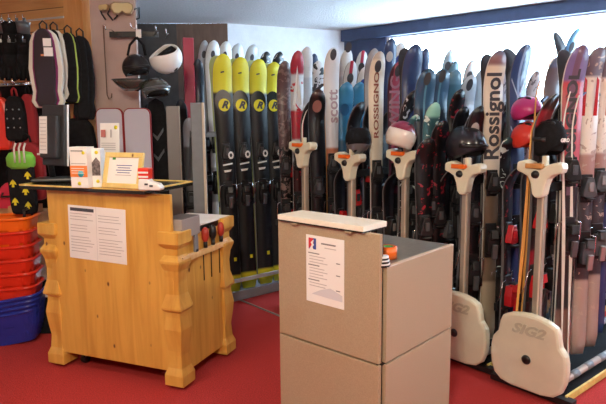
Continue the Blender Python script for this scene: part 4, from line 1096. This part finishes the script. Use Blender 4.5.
b = MB(); b.box((-.09, -.03, -.11), (.05, .012, .010), WHITE, Ms); b.build('cable_plug', t)
# leaflet box
q = on_slab(84, 187)
t = thing('leaflet_holder', 'white leaflet box with orange band on the counter', 'leaflet box', q, ang + R(8))
b = MB(); b.box((0, 0, .105), (.10, .07, .21), PAPER); b.build('carton', t, bevel=.002)
b = MB(); b.box((0, -.0358, .085), (.10, .001, .058), ORINK); b.build('orange_band', t)
b = MB(); b.box((-.005, -.0365, .19), (.07, .001, .004), INKD); b.box((0, -.0365, .125), (.085, .001, .004), INK)
for i in range(3): b.box((-.005, -.0369, .10 - i * .012), (.075, .001, .003), PAPER)
b.build('printed_text', t)
b = MB(); b.lathe([(.017, 0), (.017, .001)], TEAL, T(.012, -.0362, .072) @ rotx(R(90)), seg=16); b.build('teal_spot', t)
b = MB(); b.lathe([(.010, 0), (.010, .001)], YELLOW, T(.0, -.0358, .022) @ rotx(R(90)), seg=14); b.lathe([(.009, 0), (.009, .001)], YELLOW, T(.032, -.0358, .18) @ rotx(R(90)), seg=14); b.build('yellow_spot', t)
q = on_slab(97, 187) + Vector((.0, .03, 0))
t = thing('leaflet_holder', 'narrow leaflet box with photo print between orange box and frame', 'leaflet box', q, ang + R(20))
b = MB(); b.box((0, 0, .10), (.055, .06, .20), PAPER); b.build('carton', t, bevel=.002)
b = MB(); b.prism([(-.024, .06), (.024, .06), (.024, .13), (.005, .155), (-.024, .12)], -.0315, -.0298, mat('photo_print', (.16, .13, .13), .5, noise=.9, nscale=70)); b.build('photo_print', t)
b = MB(); b.lathe([(.009, 0), (.009, .001)], YELLOW, T(.008, -.0305, .18) @ rotx(R(90)), seg=14); b.lathe([(.009, 0), (.009, .001)], YELLOW, T(.008, -.0305, .03) @ rotx(R(90)), seg=14); b.build('yellow_spot', t)
# tall leaflet sheet behind
q = on_slab(103, 183) + Vector((.0, .12, 0))
t = thing('leaflet_stand', 'tall white leaflet sheet standing behind the picture frame', 'leaflet', q, ang)
b = MB(); b.box((0, 0, .165), (.135, .004, .33), PAPER, rotx(R(-4))); b.box((0, .035, .004), (.13, .07, .008), WHITE); b.build('sheet', t)
b = MB(); b.box((-.035, -.014, .27), (.032, .001, .042), mat('pink_print', (.55, .18, .16), .6), rotx(R(-4))); b.box((.02, -.014, .27), (.010, .001, .045), INK, rotx(R(-4)))
for i in range(4):
    b.box((0, -.012, .215 - i * .012), (.10, .001, .003), INK, rotx(R(-4)))
b.build('printed_text', t)
b = MB(); b.lathe([(.012, 0), (.012, .001)], YELLOW, rotx(R(-4)) @ T(.045, -.002, .305) @ rotx(R(90)), seg=14); b.build('yellow_spot', t)
# picture frame
q = on_slab(121, 188.5)
t = thing('picture_frame', 'light wooden frame with a typed card on counter', 'picture frame', q, ang + R(-2))
Mf = rotx(R(-14))
b = MB(); fw, fh, bw = .245, .185, .026
fm = wood('frame_wood', (.80, .62, .22), (.70, .50, .15))
b.box((0, 0, bw / 2), (fw, .016, bw), fm, Mf); b.box((0, 0, fh - bw / 2), (fw, .016, bw), fm, Mf)
for s in (-1, 1): b.box((s * (fw - bw) / 2, 0, fh / 2), (bw, .016, fh - 2 * bw), fm, Mf)
b.build('wooden_rim', t, bevel=.003)
b = MB(); b.box((0, .002, fh / 2), (fw - 2 * bw + .002, .006, fh - 2 * bw + .002), PAPER, Mf); b.build('card', t)
b = MB()
for i in range(5): b.box((0.005, -.0018, fh / 2 + .026 - i * .0125), (.10 - .02 * (i % 2), .001, .0035), BLUEINK if i < 4 else INK, Mf)
b.box((-.065, -.0018, fh - bw - .006), (.02, .001, .012), TAPEG, Mf); b.build('printed_text', t)
b = MB(); b.box((0, 0, .055), (.03, .004, .11), BLACK, T(0, .085, 0) @ rotx(R(20))); b.build('easel_leg', t)
# miniature ski boot
q = on_slab(149, 190)
t = thing('miniature_ski_boot', 'small white toy ski boot with red shaft on counter', 'toy boot', q, ang + R(10)); t.scale = (1.3, 1.3, 1.3)
b = MB(); b.prism([(-.035, 0), (.055, 0), (.058, .012), (.045, .026), (.012, .034), (.006, .045), (-.032, .045), (-.036, .02)], -.02, .02, WHITE); b.build('foot_shell', t, bevel=.006)
b = MB(); b.prism([(-.034, .040), (.008, .040), (.012, .085), (-.036, .085)], -.018, .018, RED); b.build('shaft', t, bevel=.005)
for z in (.052, .068):
    b = MB(); b.box((-.012, -.019, z), (.04, .004, .007), WHITE); b.build('buckle', t)
for x, z in ((.02, .018), (0, .024)):
    b = MB(); b.box((x, -.021, z), (.013, .003, .007), INKD); b.build('clasp', t)

# ------------------------------------------------------------------ beige podium
SC = 1.0
N1 = G(383.0, 366, .462); N0 = G(279, 331.5, .462); N2 = G(449.5, 327, .462)
a1 = math.atan2((N1 - N0).y, (N1 - N0).x); Wp = (N1 - N0).length; Dp = (N2 - N1).length
MP = Matrix.Translation((N1.x, N1.y, 0)) @ rotz(a1)
t = thing('reception_podium', 'beige laminate cabinet podium with raised front and cream slab', 'podium', (N1.x, N1.y, 0), a1)
HB = .845
b = MB(); b.box((-Wp / 2, Dp / 2 + .008, .03), (Wp - .02, Dp - .03, .06), BLACK); b.build('plinth', t)
for nm, x, y, dx, dy in (('side_panel', -.009, Dp / 2 + .01, .018, Dp - .02), ('side_panel', -Wp - .006, Dp / 2 + .01, .018, Dp - .02)):
    b = MB(); b.box((x, y, .26), (dx, dy, .396), LAM); b.build('lower_' + nm, t, bevel=.002)
    b = MB(); b.box((x, y, (.466 + HB) / 2), (dx, dy, HB - .466), LAM); b.build('upper_' + nm, t, bevel=.002)
b = MB(); b.box((-Wp / 2, .0, .26), (Wp - .028, .02, .396), LAM); b.build('lower_front_panel', t, bevel=.002)
b = MB(); b.box((-Wp / 2, .0, (.466 + .975) / 2), (Wp - .028, .02, .975 - .466), LAM); fpn = b.build('upper_front_panel', t, bevel=.002)
b = MB(); b.box((-.026, .012, .52), (.006, .03, .9), DARKGAP); b.box((-Wp / 2, .014, .462), (Wp - .02, .012, .01), DARKGAP); b.box((-.015, Dp / 2, .462), (.010, Dp - .03, .010), DARKGAP); b.build('dark_joint', t)
b = MB(); b.box((-Wp / 2 - .01, Dp / 2 + .02, HB - .012), (Wp - .02, Dp - .03, .02), GREYTOP); b.build('grey_top', t)
b = MB(); b.box((-.009, Dp / 2 + .01, HB + .0015), (.0185, Dp - .02, .003), LAMEDGE); b.build('light_edge', t)
b = MB(); b.box((-Wp / 2, Dp - .01, HB / 2), (Wp - .02, .018, HB - .06), LAM); b.build('back_panel', t)
# slab
sl0 = G(278, 214.5, 1.0); sl1 = G(363, 227, 1.0); sl2 = G(382.3, 220.6, 1.0)
inv = MP.inverted(); l0, l1, l2 = inv @ sl0, inv @ sl1, inv @ sl2
ys = (l0.y + l1.y) / 2
b = MB(); b.box(((l0.x + l1.x) / 2, (ys + l2.y) / 2, .990), (l1.x - l0.x, l2.y - ys, .022), WHITELAM); b.box(((l0.x + l1.x) / 2, (ys + l2.y) / 2, .9775), (l1.x - l0.x + .001, l2.y - ys + .001, .006), DARKGAP); b.build('cream_slab', t, bevel=.002)
# slab brackets
for x in (l0.x + .10, l1.x - .07):
    b = MB(); b.box((x, -.022, .971), (.03, .022, .006), LAM); b.build('bracket', t)
# price list
def podface(px, py):
    d = (inv.to_3x3() @ ray(px, py)); o_ = inv @ CAM; s_ = (-.0108 - o_.y) / d.y; return o_ + d * s_
A1p, B1p = podface(306.3, 234), podface(344.3, 310)
t = thing('price_list', 'white price list with red and blue logo on podium', 'price list'); t.matrix_world = MP @ T((A1p.x + B1p.x) / 2, -.0118, (A1p.z + B1p.z) / 2)
wd, H = B1p.x - A1p.x, A1p.z - B1p.z
b = MB(); b.box((0, 0, 0), (wd, .0012, H), PAPER); b.build('paper', t)
lx, lz = -wd / 2 + .035, H / 2 - .035
b = MB(); b.box((lx, -.0012, lz), (.040, .0008, .046), BLUEINK); b.prism([(lx - .020, lz - .023), (lx - .020, lz + .023), (lx + .004, lz + .023), (lx + .008, lz + .006), (lx - .006, lz - .008)], -.0022, -.0014, mat('logo_red', (.62, .03, .04), .6)); 
b.prism([(lx - .014, lz - .023), (lx - .002, lz - .004), (lx - .008, lz + .004), (lx + .002, lz + .014), (lx + .010, lz + .018), (lx + .004, lz + .004), (lx + .010, lz - .004), (lx + .002, lz - .014), (lx + .006, lz - .023)], -.0030, -.0022, PAPER); b.build('logo', t)
b = MB(); b.box((.02, -.0012, lz + .006), (.075, .0008, .006), INKM); b.box((.03, -.0012, lz - .010), (.06, .0008, .003), INK)
for i in range(17):
    z = H / 2 - .075 - i * .0125
    if z < -H / 2 + .06: break
    hd_ = i in (0, 4, 9, 13)
    ln = wd * (.30 if hd_ else random.uniform(.32, .5)); b.box((-wd / 2 + (.012 if hd_ else .018) + ln / 2, -.0012, z), (ln, .0008, .0042 if hd_ else .0028), INKM if hd_ else INK)
    if i in (2, 6, 11): b.box((wd / 2 - .03, -.0012, z), (.02, .0008, .004), INKM)
b.build('printed_text', t)
b = MB(); b.prism([(-wd / 2 + .03, -H / 2 + .035), (-.02, -H / 2 + .06), (.03, -H / 2 + .075), (wd / 2 - .008, -H / 2 + .055), (wd / 2 - .008, -H / 2 + .03)], -.0016, -.0010, mat('pale_mountain_print', (.66, .66, .68), .8)); b.build('mountain_print', t)
# tape rolls
q = G(392.5, 262, HB + .0)
q = G(388, 258, HB)
t = thing('tape_roll', 'orange tape roll lying on the grey podium top', 'tape roll', q + Vector((0, .0, .001)), 0)
b = MB(); b.lathe([(.020, 0), (.036, 0), (.036, .048), (.020, .048), (.020, 0)], ORANGE, seg=28, cap=False); b.build('tape', t)
b = MB(); b.lathe([(.018, .002), (.020, .002), (.020, .0485), (.018, .0485), (.018, .002)], TAPEG, seg=24, cap=False); b.build('core', t)
q = G(384.5, 266, HB) 
t = thing('webbing_roll', 'black and white striped roll in front of the orange tape', 'roll', q + Vector((-.012, -.0, .001)), 0)
b = MB()
for i in range(3): b.lathe([(.001, .013 * i), (.034 - .003 * i, .013 * i), (.035 - .003 * i, .006 + .013 * i), (.001, .0075 + .013 * i)], BLACK, seg=22)
b.build('black_layers', t)
b = MB()
for i in range(3): b.lathe([(.001, .0078 + .013 * i), (.034 - .003 * i, .0078 + .013 * i), (.034 - .003 * i, .0128 + .013 * i), (.001, .0128 + .013 * i)], WHITE, seg=22)
b.build('white_layers', t)
# cable on the floor
t = thing('floor_strip', 'pale cable strip crossing the red carpet left of podium', 'cable strip', G(262, 310, 0))
p0 = G(246, 303, 0) - G(262, 310, 0); p1 = G(278, 316, 0) - G(262, 310, 0); ex = (p1 - p0) * .6
b = MB(); b.tube([p0 - ex + Vector((0, 0, .006)), p0 + Vector((0, 0, .006)), p1 + Vector((0, 0, .006)), p1 + ex * 1.2 + Vector((0, 0, .006))], .007, CARD, seg=8); b.build('strip', t)
